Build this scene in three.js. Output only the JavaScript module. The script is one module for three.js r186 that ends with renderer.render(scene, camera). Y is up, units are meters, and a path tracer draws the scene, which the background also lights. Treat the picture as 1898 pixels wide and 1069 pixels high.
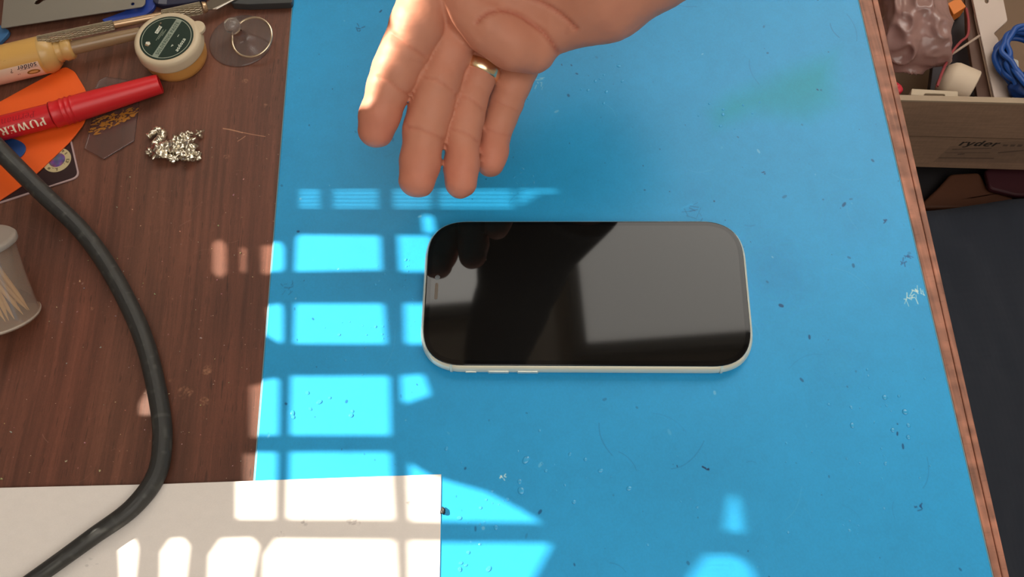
import * as THREE from 'three';
import { RoundedBoxGeometry } from 'three/addons/geometries/RoundedBoxGeometry.js';
import { mergeGeometries, toCreasedNormals, mergeVertices } from 'three/addons/utils/BufferGeometryUtils.js';
import { RectAreaLightUniformsLib } from 'three/addons/lights/RectAreaLightUniformsLib.js';

// ------------------------------------------------------------------ camera, sky, sun, fill lights, exposure
const scene = new THREE.Scene();
const V = (x, y, z) => new THREE.Vector3(x, y, z);
const FOCAL = 1724.7, TILT = 0.419364, ROLL = -0.074454, EYE_H = 0.400666, CX = 949, CY = 534.5;
const eye = V(0, EYE_H, EYE_H * Math.tan(TILT));
const fwd = eye.clone().negate().normalize();
const right0 = V(1, 0, 0), up0 = right0.clone().cross(fwd);
const camR = right0.clone().multiplyScalar(Math.cos(ROLL)).addScaledVector(up0, Math.sin(ROLL));
const camU = right0.clone().multiplyScalar(-Math.sin(ROLL)).addScaledVector(up0, Math.cos(ROLL));
const camera = new THREE.PerspectiveCamera(2 * Math.atan(CY / FOCAL) * 180 / Math.PI, 1898 / 1069, 0.01, 30);
camera.position.copy(eye);
camera.quaternion.setFromRotationMatrix(new THREE.Matrix4().makeBasis(camR, camU, fwd.clone().negate()));
scene.add(camera);

scene.background = new THREE.Color(0.35, 0.5, 0.75);

const SUN = V(-0.78, 0.57, -0.25).normalize();          // from the desk towards the sun
const sun = new THREE.DirectionalLight(new THREE.Color(1.0, 0.9, 0.74), 14.5);
sun.position.copy(SUN).multiplyScalar(4);
sun.target.position.set(0, 0, 0);
sun.castShadow = true;
sun.shadow.radius = 0.8;
sun.shadow.mapSize.set(4096, 4096);
Object.assign(sun.shadow.camera, { left: -1, right: 1, top: 1, bottom: -1, near: 0.5, far: 8 });
scene.add(sun, sun.target);

RectAreaLightUniformsLib.init();
const CEIL = 1.72;
// [x, z, width, depth, radiance] of the three light panels added at the ceiling
const FILL_PANELS = [[0.86, -1.08, 1.38, 0.96, 1.65], [-0.225, -1.12, 0.33, 0.78, 2.7], [0.5, 1.15, 1.8, 1.6, 2.1]];
const FILL_TINT = new THREE.Color(1.0, 0.955, 0.88);

const renderer = new THREE.WebGLRenderer({ antialias: true });
renderer.toneMapping = THREE.LinearToneMapping;
renderer.toneMappingExposure = 1.0;
renderer.shadowMap.enabled = true;
renderer.shadowMap.type = THREE.PCFSoftShadowMap;

// ------------------------------------------------------------------ helpers
// a pixel of the photograph and a height give a place in the room (used to measure where things lie)
function at(px, py, h = 0) {
  const d = fwd.clone().addScaledVector(camR, (px - CX) / FOCAL).addScaledVector(camU, -(py - CY) / FOCAL);
  return eye.clone().addScaledVector(d, (h - eye.y) / d.y);
}
const perPx = (p) => p.clone().sub(eye).dot(fwd) / FOCAL;   // metres per pixel at a place
function toPx(p) {
  const d = p.clone().sub(eye), z = d.dot(fwd);
  return [CX + FOCAL * d.dot(camR) / z, CY - FOCAL * d.dot(camU) / z];
}
function rng(seed) { let s = seed >>> 0; return () => { s = (s + 0x6D2B79F5) | 0; let t = Math.imul(s ^ (s >>> 15), 1 | s); t = (t + Math.imul(t ^ (t >>> 7), 61 | t)) ^ t; return ((t ^ (t >>> 14)) >>> 0) / 4294967296; }; }
const lerp = (a, b, t) => a + (b - a) * t, clamp = (x, a = 0, b = 1) => Math.min(b, Math.max(a, x));
const smooth = (a, b, x) => { const t = clamp((x - a) / (b - a)); return t * t * (3 - 2 * t); };
const hash = (x, y, z) => { let h = Math.imul(x, 374761393) ^ Math.imul(y, 668265263) ^ Math.imul(z, 2147483647 ^ 0x1b873593); h = Math.imul(h ^ (h >>> 13), 1274126177); return ((h ^ (h >>> 16)) >>> 0) / 4294967296; };
// lattice noise on a grid of px by py cells that tiles
function noise2(x, y, px, py, seed) {
  const ix = Math.floor(x), iy = Math.floor(y), fx = x - ix, fy = y - iy, u = fx * fx * (3 - 2 * fx), v = fy * fy * (3 - 2 * fy);
  const m = (a, n) => ((a % n) + n) % n, x0 = m(ix, px), x1 = m(ix + 1, px), y0 = m(iy, py), y1 = m(iy + 1, py);
  return lerp(lerp(hash(x0, y0, seed), hash(x1, y0, seed), u), lerp(hash(x0, y1, seed), hash(x1, y1, seed), u), v);
}
function noise3(x, y, z, seed = 1) {
  const ix = Math.floor(x), iy = Math.floor(y), iz = Math.floor(z), f = (t) => t * t * (3 - 2 * t), u = f(x - ix), v = f(y - iy), w = f(z - iz);
  const c = (a, b, d) => hash(ix + a + seed * 131, iy + b, iz + d);
  return lerp(lerp(lerp(c(0, 0, 0), c(1, 0, 0), u), lerp(c(0, 1, 0), c(1, 1, 0), u), v), lerp(lerp(c(0, 0, 1), c(1, 0, 1), u), lerp(c(0, 1, 1), c(1, 1, 1), u), v), w) * 2 - 1;
}
const srgb = (r, g, b) => new THREE.Color().setRGB(r / 255, g / 255, b / 255, THREE.SRGBColorSpace);
function std(color, roughness = 0.6, more = {}) { return new THREE.MeshPhysicalMaterial({ color, roughness, ...more }); }

const taken = {};
function numbered(name) { const n = taken[name] = (taken[name] ?? -1) + 1; return n ? `${name}_${String(n).padStart(3, '0')}` : name; }
function shade(o) { o.castShadow = o.receiveShadow = true; return o; }
function mesh(name, geo, mat, parent) {
  const o = shade(new THREE.Mesh(geo, mat));
  o.name = parent ? name : numbered(name);
  (parent ?? scene).add(o);
  return o;
}
function thing(name, label, category, p = V(0, 0, 0), group) {
  const o = new THREE.Group();
  o.name = numbered(name); o.position.copy(p); scene.add(o);
  return tag(o, label, category, group);
}
function tag(o, label, category, group, kind) {
  if (label) o.userData.label = label;
  if (category) o.userData.category = category;
  if (group) o.userData.group = group;
  if (kind) o.userData.kind = kind;
  return o;
}
function struct(name, geo, mat) { const o = mesh(name, geo, mat); o.userData.kind = 'structure'; return o; }
function box(x0, x1, y0, y1, z0, z1) { return new THREE.BoxGeometry(x1 - x0, y1 - y0, z1 - z0).translate((x0 + x1) / 2, (y0 + y1) / 2, (z0 + z1) / 2); }
// a flat plate with the outline given as points in the xz plane, from y0 up to y1, edges rounded by r
function plate(pts, y0, y1, r = 0.0003, holes = [], seg = 2) {
  const s = Array.isArray(pts) ? new THREE.Shape(pts.map((p) => new THREE.Vector2(p.x, -p.z))) : pts;
  for (const h of holes) s.holes.push(Array.isArray(h) ? new THREE.Path(h.map((p) => new THREE.Vector2(p.x, -p.z))) : h);
  const t = y1 - y0;
  const g = new THREE.ExtrudeGeometry(s, { depth: Math.max(t - 2 * r, 1e-5), bevelEnabled: r > 0, bevelThickness: r, bevelSize: r, bevelOffset: -r, bevelSegments: seg, curveSegments: 24 });
  g.rotateX(-Math.PI / 2).translate(0, y0 + r, 0);
  return g;
}
// outline points with corners rounded by the radius in metres
function rounded(pts, rad, n = 6) {
  const out = [], m = pts.length;
  pts.forEach((p, i) => {
    const a = pts[(i + m - 1) % m], b = pts[(i + 1) % m], r = Array.isArray(rad) ? rad[i] : rad;
    const da = a.clone().sub(p), db = b.clone().sub(p), d = Math.min(r, da.length() * 0.45, db.length() * 0.45);
    const s = p.clone().addScaledVector(da.normalize(), d), e = p.clone().addScaledVector(db.normalize(), d);
    for (let k = 0; k <= n; k++) { const t = k / n; out.push(s.clone().multiplyScalar((1 - t) * (1 - t)).addScaledVector(p, 2 * t * (1 - t)).addScaledVector(e, t * t)); }
  });
  return out;
}
// planar texture coordinates, in metres, over x and z
function uvXZ(g, k = 1, skew = 0) {
  const p = g.attributes.position, uv = new Float32Array(p.count * 2);
  for (let i = 0; i < p.count; i++) { uv[2 * i] = (p.getX(i) + skew * p.getZ(i)) * k; uv[2 * i + 1] = -p.getZ(i) * k; }
  g.setAttribute('uv', new THREE.BufferAttribute(uv, 2));
  return g;
}
// a body turned round the line from a to b; profile = [[metres along, radius], ...]
function turned(profile, a, b, seg = 40) {
  const g = new THREE.LatheGeometry(profile.map(([t, r]) => new THREE.Vector2(Math.max(r, 1e-5), t)), seg);
  const d = b.clone().sub(a).normalize();
  g.applyQuaternion(new THREE.Quaternion().setFromUnitVectors(V(0, 1, 0), d)).translate(a.x, a.y, a.z);
  return g;
}
function tube(points, r, seg = 60, rs = 14, closed = false) {
  const c = new THREE.CatmullRomCurve3(points, closed);
  if (typeof r === 'number') return capped(new THREE.TubeGeometry(c, seg, r, rs, closed), seg, rs, closed);
  const g = new THREE.TubeGeometry(c, seg, 1, rs, closed), p = g.attributes.position;
  for (let i = 0; i <= seg; i++) {
    const o = c.getPointAt(i / seg), k = r(i / seg);
    for (let j = 0; j <= rs; j++) { const n = i * (rs + 1) + j; p.setXYZ(n, o.x + (p.getX(n) - o.x) * k, o.y + (p.getY(n) - o.y) * k, o.z + (p.getZ(n) - o.z) * k); }
  }
  g.computeVertexNormals();
  return capped(g, seg, rs, closed);
}
function capped(g, seg, rs, closed) {
  if (closed) return g;
  const p = Array.from(g.attributes.position.array), n = Array.from(g.attributes.normal.array), uv = Array.from(g.attributes.uv.array), ix = Array.from(g.index.array);
  for (const i of [0, seg]) {
    const base = i * (rs + 1), c = V(0, 0, 0);
    for (let j = 0; j < rs; j++) c.add(V(p[3 * (base + j)], p[3 * (base + j) + 1], p[3 * (base + j) + 2]));
    c.divideScalar(rs);
    const k = p.length / 3; p.push(c.x, c.y, c.z); n.push(0, 1, 0); uv.push(0, 0);
    for (let j = 0; j < rs; j++) i ? ix.push(k, base + j, base + j + 1) : ix.push(k, base + j + 1, base + j);
  }
  const o = new THREE.BufferGeometry();
  o.setAttribute('position', new THREE.Float32BufferAttribute(p, 3)); o.setAttribute('uv', new THREE.Float32BufferAttribute(uv, 2)); o.setIndex(ix);
  o.computeVertexNormals();
  return o;
}
function canvas(w, h) { const c = document.createElement('canvas'); c.width = w; c.height = h; return [c, c.getContext('2d')]; }
function canvasTexture(c, repeat = false) {
  const t = new THREE.CanvasTexture(c);
  t.colorSpace = THREE.SRGBColorSpace; t.anisotropy = 8;
  if (repeat) t.wrapS = t.wrapT = THREE.RepeatWrapping;
  return t;
}
function paint(w, h, f) {                                  // f(u, v) gives sRGB 0..255
  const [c, x] = canvas(w, h), d = x.createImageData(w, h);
  for (let j = 0; j < h; j++) for (let i = 0; i < w; i++) { const [r, g, b, a = 255] = f(i / w, j / h); const k = 4 * (j * w + i); d.data[k] = r; d.data[k + 1] = g; d.data[k + 2] = b; d.data[k + 3] = a; }
  x.putImageData(d, 0, 0);
  return [c, x];
}
function grey(w, h, f) {
  const d = new Uint8Array(w * h * 4);
  for (let j = 0; j < h; j++) for (let i = 0; i < w; i++) { const v = clamp(f(i / w, j / h)) * 255, k = 4 * (j * w + i); d[k] = d[k + 1] = d[k + 2] = v; d[k + 3] = 255; }
  const t = new THREE.DataTexture(d, w, h);
  t.magFilter = t.minFilter = THREE.LinearFilter; t.wrapS = t.wrapT = THREE.RepeatWrapping; t.needsUpdate = true;
  return t;
}
function lump(radius, detail, f) {                          // a ball whose surface is moved along f(direction)
  let g = new THREE.IcosahedronGeometry(1, detail);
  g.deleteAttribute('uv'); g.deleteAttribute('normal'); g = mergeVertices(g, 1e-5);
  const p = g.attributes.position, v = V(0, 0, 0);
  for (let i = 0; i < p.count; i++) { v.fromBufferAttribute(p, i).normalize(); const k = radius * f(v); p.setXYZ(i, v.x * k, v.y * k, v.z * k); }
  g.computeVertexNormals();
  return g;
}

// ------------------------------------------------------------------ the room
const DESK = -0.0016;                                       // the desk's top; the mat's top is 0
const FLOOR = -0.75, WALL_X = -0.42;
const plaster = std(srgb(196, 186, 170), 0.9), ceilMat = std(srgb(205, 196, 184), 0.95), floorMat = std(srgb(92, 74, 60), 0.6);
struct('floor', box(WALL_X - 0.1, 2.3, FLOOR - 0.1, FLOOR, -2.0, 2.3), floorMat);
struct('ceiling', box(WALL_X - 0.1, 2.3, CEIL + 0.03, CEIL + 0.13, -2.0, 2.3), ceilMat);
struct('wall_back', box(WALL_X - 0.1, 2.3, FLOOR, CEIL + 0.03, -2.1, -2.0), plaster);
struct('wall_front', box(WALL_X - 0.1, 2.3, FLOOR, CEIL + 0.03, 2.3, 2.4), plaster);
struct('wall_right', box(2.3, 2.4, FLOOR, CEIL + 0.03, -2.1, 2.4), plaster);
// the left wall has a window right beside the desk
const WIN = { y0: 0.02, y1: 0.62, z0: -0.42, z1: 0.14 };
{
  const s = new THREE.Shape([[-2.1, FLOOR], [2.4, FLOOR], [2.4, CEIL + 0.03], [-2.1, CEIL + 0.03]].map((p) => new THREE.Vector2(...p)));
  s.holes.push(new THREE.Path([[WIN.z0, WIN.y0], [WIN.z0, WIN.y1], [WIN.z1, WIN.y1], [WIN.z1, WIN.y0]].map((p) => new THREE.Vector2(...p))));
  const g = new THREE.ExtrudeGeometry(s, { depth: 0.1, bevelEnabled: false }).rotateY(-Math.PI / 2).translate(WALL_X, 0, 0);
  struct('wall_left', g, plaster);
}
for (const [x, z, w, d, radiance] of FILL_PANELS) {  // panels added for fill light and for the bright areas mirrored in the screen
  const t = thing('added_fill_panel', x < 0 ? 'small added light panel at the ceiling mirrored at the left end of the phone screen' : z < 0 ? 'wide added light panel at the ceiling mirrored in the right half of the phone screen' : 'added unseen fill light panel above the near side of the desk', 'light', V(x, CEIL, z));
  mesh('frame', box(-w / 2 - 0.03, w / 2 + 0.03, 0.0, 0.03, -d / 2 - 0.03, d / 2 + 0.03), std(srgb(120, 115, 108), 0.5), t);
  mesh('diffuser', box(-w / 2, w / 2, -0.006, 0, -d / 2, d / 2), new THREE.MeshStandardMaterial({ color: 0xffffff, emissive: FILL_TINT, emissiveIntensity: 0.3 }), t);
  const l = new THREE.RectAreaLight(FILL_TINT, radiance, w, d);
  l.position.set(0, -0.009, 0); l.rotation.x = -Math.PI / 2; l.name = 'added_fill_light';
  t.add(l);
}

// an added, unseen uplighter behind the desk brightens the ceiling
{
  const t = thing('added_uplighter', 'added unseen uplighter behind the desk that brightens the ceiling', 'lamp', V(1.15, FLOOR, -1.6));
  const steel = std(srgb(70, 70, 72), 0.4, { metalness: 0.6 });
  mesh('base', turned([[0, 0], [0, 0.14], [0.015, 0.14], [0.025, 0.03], [0.025, 0]], V(0, 0, 0), V(0, 1, 0)), steel, t);
  mesh('pole', turned([[0.02, 0.012], [0.8, 0.012], [1.6, 0.012]], V(0, 0, 0), V(0, 1, 0)), steel, t);
  mesh('lamp_shade', turned([[1.6, 0.02], [1.62, 0.08], [1.70, 0.16], [1.705, 0.16], [1.63, 0.075], [1.61, 0]], V(0, 0, 0), V(0, 1, 0)), steel, t);
  mesh('bulb', new THREE.SphereGeometry(0.03, 20, 14).translate(0, 1.68, 0), new THREE.MeshStandardMaterial({ color: 0xffffff, emissive: FILL_TINT, emissiveIntensity: 4 }), t);
  const l = new THREE.SpotLight(FILL_TINT, 9, 0, 1.3, 0.4, 2);
  l.position.set(0, 1.68, 0); l.target.position.set(0, 3, 0); l.castShadow = true; l.shadow.radius = 3; l.name = 'added_uplight';
  t.add(l, l.target);
}

// the sun comes through an added, unseen panel pierced to shape the light; each opening is given by the patch of light it throws
{
  const patches = [];
  const add = (pts) => patches.push(pts);
  const toGobo = (p) => { const k = (WALL_X - p.x) / SUN.x; return [p.z + SUN.z * k, p.y + SUN.y * k]; };
  const onMat = (px) => px.map(([x, y]) => toGobo(at(x, y, 0)));
  // faint band in front of the phone: thin slits
  for (let k = 0; k < 5; k++) {
    const y = 353 + k * 7.2, t = 2.3;
    for (const [a, b] of [[553, 592], [617, 700], [728, 800], [812, 950]]) add(onMat([[a, y], [b, y], [b, y + t], [a, y + t]]));
    if (k === 0) add(onMat([[962, y], [1232, y], [1236, y + t], [962, y + t]]));
    if (k > 0 && k < 5) { add(onMat([[958, y], [1008 - k * 11, y], [1005 - k * 11, y + t], [958, y + t]])); add(onMat([[1180 + k * 14, y], [1240, y], [1244, y + t], [1184 + k * 14, y + t]])); }
  }
  add(onMat([[548, 440], [556, 435], [704, 437], [707, 500], [545, 503]]));
  add(onMat([[736, 437], [800, 437], [800, 503], [740, 503]]));
  add(onMat([[782, 404], [790, 397], [801, 402], [806, 430], [785, 432]]));
  add(onMat([[474, 452], [520, 448], [526, 460], [526, 495], [520, 503], [474, 503]]));
  add(onMat([[384, 448], [396, 438], [408, 450], [408, 500], [396, 512], [384, 500]]));
  add(onMat([[436, 455], [445, 455], [445, 500], [436, 500]]));
  add(onMat([[545, 563], [711, 563], [716, 637], [543, 637]]));
  add(onMat([[748, 563], [796, 563], [796, 637], [750, 637]]));
  add(onMat([[484, 568], [520, 562], [524, 572], [524, 630], [518, 637], [490, 620]]));
  add(onMat([[538, 697], [721, 697], [723, 806], [536, 806]]));
  add(onMat([[742, 697], [785, 694], [797, 731], [752, 747], [744, 745]]));
  add(onMat([[452, 712], [512, 700], [517, 706], [515, 806], [452, 806]]));
  add(onMat([[246, 745], [262, 718], [276, 718], [276, 765], [246, 765]]));
  add(onMat([[536, 838], [724, 838], [731, 962], [534, 962]]));
  add(onMat([[757, 857], [800, 883], [900, 911], [960, 942], [1003, 968], [761, 965]]));
  add(onMat([[440, 838], [513, 838], [511, 962], [440, 962]]));
  add(onMat([[222, 1020], [236, 1000], [252, 1000], [258, 1015], [250, 1090], [226, 1090]]));
  add(onMat([[300, 1025], [318, 1000], [342, 998], [353, 1012], [343, 1090], [300, 1090]]));
  add(onMat([[390, 1030], [412, 1000], [470, 998], [481, 1012], [465, 1090], [388, 1090]]));
  add(onMat([[492, 1030], [514, 1000], [733, 1003], [737, 1090], [490, 1090]]));
  add(onMat([[760, 1005], [1022, 1007], [985, 1075], [978, 1090], [762, 1090]]));
  for (let y = 914; y < 986; y += 9) { const s = (y - 914) / 72, l = lerp(1357, 1342, Math.sqrt(s)), r = lerp(1362, 1377, Math.sqrt(s)); add(onMat([[l, y], [r, y], [r + 0.4, y + 5.2], [l - 0.4, y + 5.2]])); }
  for (let y = 1031; y < 1085; y += 9) { const s = (y - 1031) / 50, l = lerp(1304, 1268, s), r = lerp(1366, 1404, Math.sqrt(s)); add(onMat([[l, y], [r, y], [r + 1, y + 5.6], [l - 2, y + 5.6]])); }
  // the strip that reaches the forefinger
  const P = (x, y, h) => toGobo(at(x, y, h));
  add([P(668, 208, 0.065), P(676, 165, 0.069), P(692, 110, 0.076), P(706, 70, 0.080), P(722, 30, 0.084), P(735, -10, 0.087), P(788, -10, 0.0972), P(772, 28, 0.0949), P(742, 66, 0.0910), P(723, 105, 0.0861), P(708, 150, 0.0789), P(687, 201, 0.0720)]);

  const w = thing('window_1', 'window beside the left end of the desk with an added pierced panel that shapes the sunlight', null);
  delete w.userData.category; w.userData.kind = 'structure';
  const s = new THREE.Shape([[WIN.z0, WIN.y0], [WIN.z1, WIN.y0], [WIN.z1, WIN.y1], [WIN.z0, WIN.y1]].map((p) => new THREE.Vector2(...p)));
  for (const pts of patches) s.holes.push(new THREE.Path(pts.map((p) => new THREE.Vector2(...p))));
  mesh('added_gobo', new THREE.ExtrudeGeometry(s, { depth: 0.0005, bevelEnabled: false }).rotateY(-Math.PI / 2).translate(WALL_X + 0.0005, 0, 0), std(srgb(120, 95, 70), 0.8), w);
  const f = 0.03, wood = std(srgb(190, 180, 165), 0.5);
  mesh('window_frame', mergeGeometries([box(WALL_X, WALL_X + 0.012, WIN.y0 - f, WIN.y0, WIN.z0 - f, WIN.z1 + f), box(WALL_X, WALL_X + 0.012, WIN.y1, WIN.y1 + f, WIN.z0 - f, WIN.z1 + f), box(WALL_X, WALL_X + 0.012, WIN.y0, WIN.y1, WIN.z0 - f, WIN.z0), box(WALL_X, WALL_X + 0.012, WIN.y0, WIN.y1, WIN.z1, WIN.z1 + f)]), wood, w);
}

// ------------------------------------------------------------------ the desk and its mat
const lineAt = (a, b, z) => a.x + (b.x - a.x) * (z - a.z) / (b.z - a.z);
const matL = [at(543, 0), at(482, 755)], matR = [at(1590.5, 0), at(1840, 1069)];
const deskR = [at(1620.5, 0, DESK), at(1862.5, 1069, DESK)];
const WOOD = 0.36, SKEW = 0.0356;
const woodSpots = rng(7);
function woodCanvas() {
  const [c, x] = paint(2048, 2048, (u, v) => {
    const warp = (noise2(u * 6, v * 3, 6, 3, 11) - 0.5) * 0.02;
    const uu = u + warp;
    const a = noise2(uu * 160, v * 5, 160, 5, 1), b = noise2(uu * 420, v * 16, 420, 16, 2), d = noise2(uu * 900, v * 60, 900, 60, 3), low = noise2(uu * 14, v * 2, 14, 2, 4), blot = noise2(u * 9, v * 9, 9, 9, 5), grain = noise2(u * 1000, v * 700, 1000, 700, 6);
    const pore = Math.max(0, d - 0.72) * 2.4 * smooth(0.35, 0.6, b);
    const t = 0.40 * a + 0.28 * b + 0.17 * low + 0.15 * d, k = 0.74 + 0.52 * t + 0.16 * (blot - 0.5) - pore * 0.5 + 0.07 * (grain - 0.5);
    return [104 * k, (65 + 6 * (low - 0.5)) * k, (51 + 5 * (low - 0.5)) * k].map((q) => clamp(q, 0, 255));
  });
  // wear: dust, specks, scratches and dried splashes
  const put = (px, py) => { const p = at(px, py, DESK); return [(((p.x + SKEW * p.z) / WOOD % 1) + 1) % 1 * 2048, (((p.z / WOOD) % 1) + 1) % 1 * 2048]; };
  const r = woodSpots;
  for (let i = 0; i < 900; i++) { const s = 0.5 + r() * r() * 2.6; x.fillStyle = `rgba(${190 + r() * 50},${165 + r() * 50},${150 + r() * 50},${0.1 + 0.55 * r() * r()})`; x.beginPath(); x.ellipse(r() * 2048, r() * 2048, s, s * (0.5 + r()), r() * 3, 0, 7); x.fill(); }
  for (let i = 0; i < 150; i++) { x.strokeStyle = `rgba(205,170,150,${0.05 + 0.2 * r()})`; x.lineWidth = 0.6 + r(); const a = r() * 6.3, l = 6 + r() * 26, X = r() * 2048, Y = r() * 2048; x.beginPath(); x.moveTo(X, Y); x.quadraticCurveTo(X + l * Math.cos(a) + r() * 6, Y + l * Math.sin(a), X + 1.6 * l * Math.cos(a + 0.3), Y + 1.6 * l * Math.sin(a + 0.3)); x.stroke(); }
  for (const [px, py, s] of [[385, 685, 13], [342, 727, 15], [380, 742, 11], [315, 705, 4], [170, 572, 5], [492, 195, 6], [420, 290, 7], [455, 150, 8]]) {
    const [X, Y] = put(px, py);
    for (let i = 0; i < 46; i++) { const a = r() * 6.3, q = s * 1.5 * Math.sqrt(r()) * (0.5 + 0.5 * noise2(a, s, 6, 90, 3)); x.fillStyle = `rgba(178,132,98,${0.05 + r() * 0.2})`; x.beginPath(); x.ellipse(X + q * Math.cos(a), Y + q * Math.sin(a), s * (0.1 + 0.28 * r()), s * (0.1 + 0.2 * r()), r() * 3, 0, 7); x.fill(); }
  }
  x.strokeStyle = 'rgba(200,150,115,0.75)'; x.lineWidth = 3.4;
  for (const [a, b, q] of [[[413, 238], [430, 240], [450, 246]], [[448, 245], [470, 250], [492, 253]], [[440, 262], [450, 256], [455, 252]]]) { x.beginPath(); x.moveTo(...put(...a)); x.quadraticCurveTo(...put(...b), ...put(...q)); x.stroke(); x.lineWidth = 2; }
  return c;
}
const woodTex = canvasTexture(woodCanvas(), true);
{
  const t = thing('desk', 'dark reddish brown wooden desk with the blue mat lying on it', 'desk');
  const zb = -0.5, zf = 0.34, xl = WALL_X + 0.014;
  const g = plate([V(xl, 0, zb), V(lineAt(...matR, zb) + 0.0010, 0, zb), V(lineAt(...matR, zf) + 0.0010, 0, zf), V(xl, 0, zf)], DESK - 0.022, DESK, 0.0012, [], 3);
  mesh('desktop', uvXZ(g, 1 / WOOD, SKEW), std(0xffffff, 0.42, { map: woodTex }), t);
  // the edge strip glued along the right side
  const e = (z, o) => V(lineAt(...deskR, z) + o, 0, z);
  const wood2 = std(0xffffff, 0.55, { map: canvasTexture(paint(256, 1024, (u, v) => { const n = noise2(u * 30, v * 50, 30, 50, 3), m = noise2(u * 190, v * 8, 190, 8, 4), k = 0.72 + 0.34 * n + 0.22 * m - 0.5 * Math.max(0, noise2(u * 90, v * 300, 90, 300, 5) - 0.8); return [158 * k, 106 * k, 86 * k]; })[0], true), bumpMap: grey(256, 256, (u, v) => noise2(u * 90, v * 8, 90, 8, 3)), bumpScale: 0.0003 });
  const i2 = (z) => V(lineAt(...matR, z) + 0.0012, 0, z);
  mesh('edge_strip', uvXZ(plate([i2(zb), e(zb, -0.0014), e(zf, -0.0010), i2(zf)], DESK - 0.02, DESK - 0.00002, 0.0004, [], 2), 6), wood2, t);
  mesh('edge_strip', uvXZ(plate([e(zb, -0.0011), e(zb, 0.0024), e(zf, 0.0019), e(zf, -0.0007)], DESK - 0.02, DESK - 0.0001, 0.0006, [], 2), 6), wood2, t);
  for (const [x, z] of [[xl + 0.04, zb + 0.05], [0.1, zb + 0.05], [xl + 0.04, zf - 0.05], [0.1, zf - 0.05]]) mesh('leg', box(x - 0.025, x + 0.025, FLOOR, DESK - 0.022, z - 0.025, z + 0.025), std(srgb(80, 52, 42), 0.6), t);
}
const MAT = { x0: -0.15, z0: -0.34, w: 0.38, d: 0.6 };
function matCanvas() {
  const W = 1536, H = 2048;
  const tealPatch = [at(1300, 205), at(1340, 165), at(1470, 110), at(1560, 82), at(1566, 200), at(1500, 235), at(1400, 225), at(1320, 250)];  // outline of a teal patch blended into the mat colour
  const inside = (x, z) => { let d = 1e9, s = 1; for (let i = 0, j = tealPatch.length - 1; i < tealPatch.length; j = i++) { const a = tealPatch[i], b = tealPatch[j], ex = b.x - a.x, ez = b.z - a.z, wx = x - a.x, wz = z - a.z, t = clamp((wx * ex + wz * ez) / (ex * ex + ez * ez)); d = Math.min(d, Math.hypot(wx - ex * t, wz - ez * t)); if ((a.z > z) !== (b.z > z) && x < ex * (z - a.z) / ez + a.x) s = -s; } return -s * d; };
  const [c, x] = paint(W, H, (u, v) => {
    const n = noise2(u * 7, v * 11, 7, 11, 1) * 0.5 + noise2(u * 20, v * 32, 20, 32, 2) * 0.3 + noise2(u * 90, v * 140, 90, 140, 3) * 0.2, fine = noise2(u * 700, v * 1000, 700, 1000, 4) - 0.5;
    const X = MAT.x0 + u * MAT.w, Z = MAT.z0 + v * MAT.d, k = 1 + 0.10 * (n - 0.5) + 0.035 * fine;
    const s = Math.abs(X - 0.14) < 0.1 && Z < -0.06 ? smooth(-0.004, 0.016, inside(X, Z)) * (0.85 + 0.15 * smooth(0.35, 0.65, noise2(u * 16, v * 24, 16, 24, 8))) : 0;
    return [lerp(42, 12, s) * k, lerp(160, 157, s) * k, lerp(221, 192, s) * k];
  });
  const r = rng(21), put = (px, py) => { const p = at(px, py); return [(p.x - MAT.x0) / MAT.w * W, (p.z - MAT.z0) / MAT.d * H]; };
  for (let i = 0; i < 620; i++) { const s = 0.5 + 2.4 * r() ** 3; x.fillStyle = r() < 0.72 ? `rgba(8,50,95,${0.15 + 0.55 * r()})` : `rgba(170,215,240,${0.1 + 0.5 * r()})`; x.beginPath(); x.ellipse(r() * W, r() * H, s * (1 + r() * 1.4), s, r() * 3, 0, 7); x.fill(); }
  for (let i = 0; i < 90; i++) { x.strokeStyle = r() < 0.5 ? `rgba(10,65,120,${0.1 + 0.25 * r()})` : `rgba(150,205,240,${0.06 + 0.2 * r()})`; x.lineWidth = 0.7 + r(); const a = r() * 6.3, l = 8 + r() * 40, X = r() * W, Y = r() * H; x.beginPath(); x.moveTo(X, Y); x.quadraticCurveTo(X + l * Math.cos(a), Y + l * Math.sin(a), X + 1.6 * l * Math.cos(a + 0.4), Y + 1.6 * l * Math.sin(a + 0.4)); x.stroke(); }
  for (let i = 0; i < 26; i++) { const X = r() * W, Y = r() * H, s = 14 + r() * 60; const g = x.createRadialGradient(X, Y, 0, X, Y, s); const dark = r() < 0.7; g.addColorStop(0, dark ? 'rgba(16,80,140,0.06)' : 'rgba(120,190,230,0.05)'); g.addColorStop(1, 'rgba(20,90,150,0)'); x.fillStyle = g; x.fillRect(X - s, Y - s, 2 * s, 2 * s); }
  const scuff = (px, py, n, sp, col, l) => { for (let i = 0; i < n; i++) { const [X, Y] = put(px + (r() - 0.5) * sp, py + (r() - 0.5) * sp); const a = r() * 6.3; x.strokeStyle = col; x.lineWidth = 1 + r() * 1.6; x.beginPath(); x.moveTo(X, Y); x.lineTo(X + l * (0.4 + r()) * Math.cos(a), Y + l * (0.4 + r()) * Math.sin(a)); x.stroke(); } };
  scuff(1690, 545, 15, 22, 'rgba(225,240,235,0.75)', 11); scuff(1711, 546, 4, 7, 'rgba(225,240,235,0.7)', 8); scuff(998, 152, 10, 18, 'rgba(160,215,240,0.6)', 9); scuff(933, 883, 5, 7, 'rgba(225,240,240,0.8)', 9);
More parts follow.
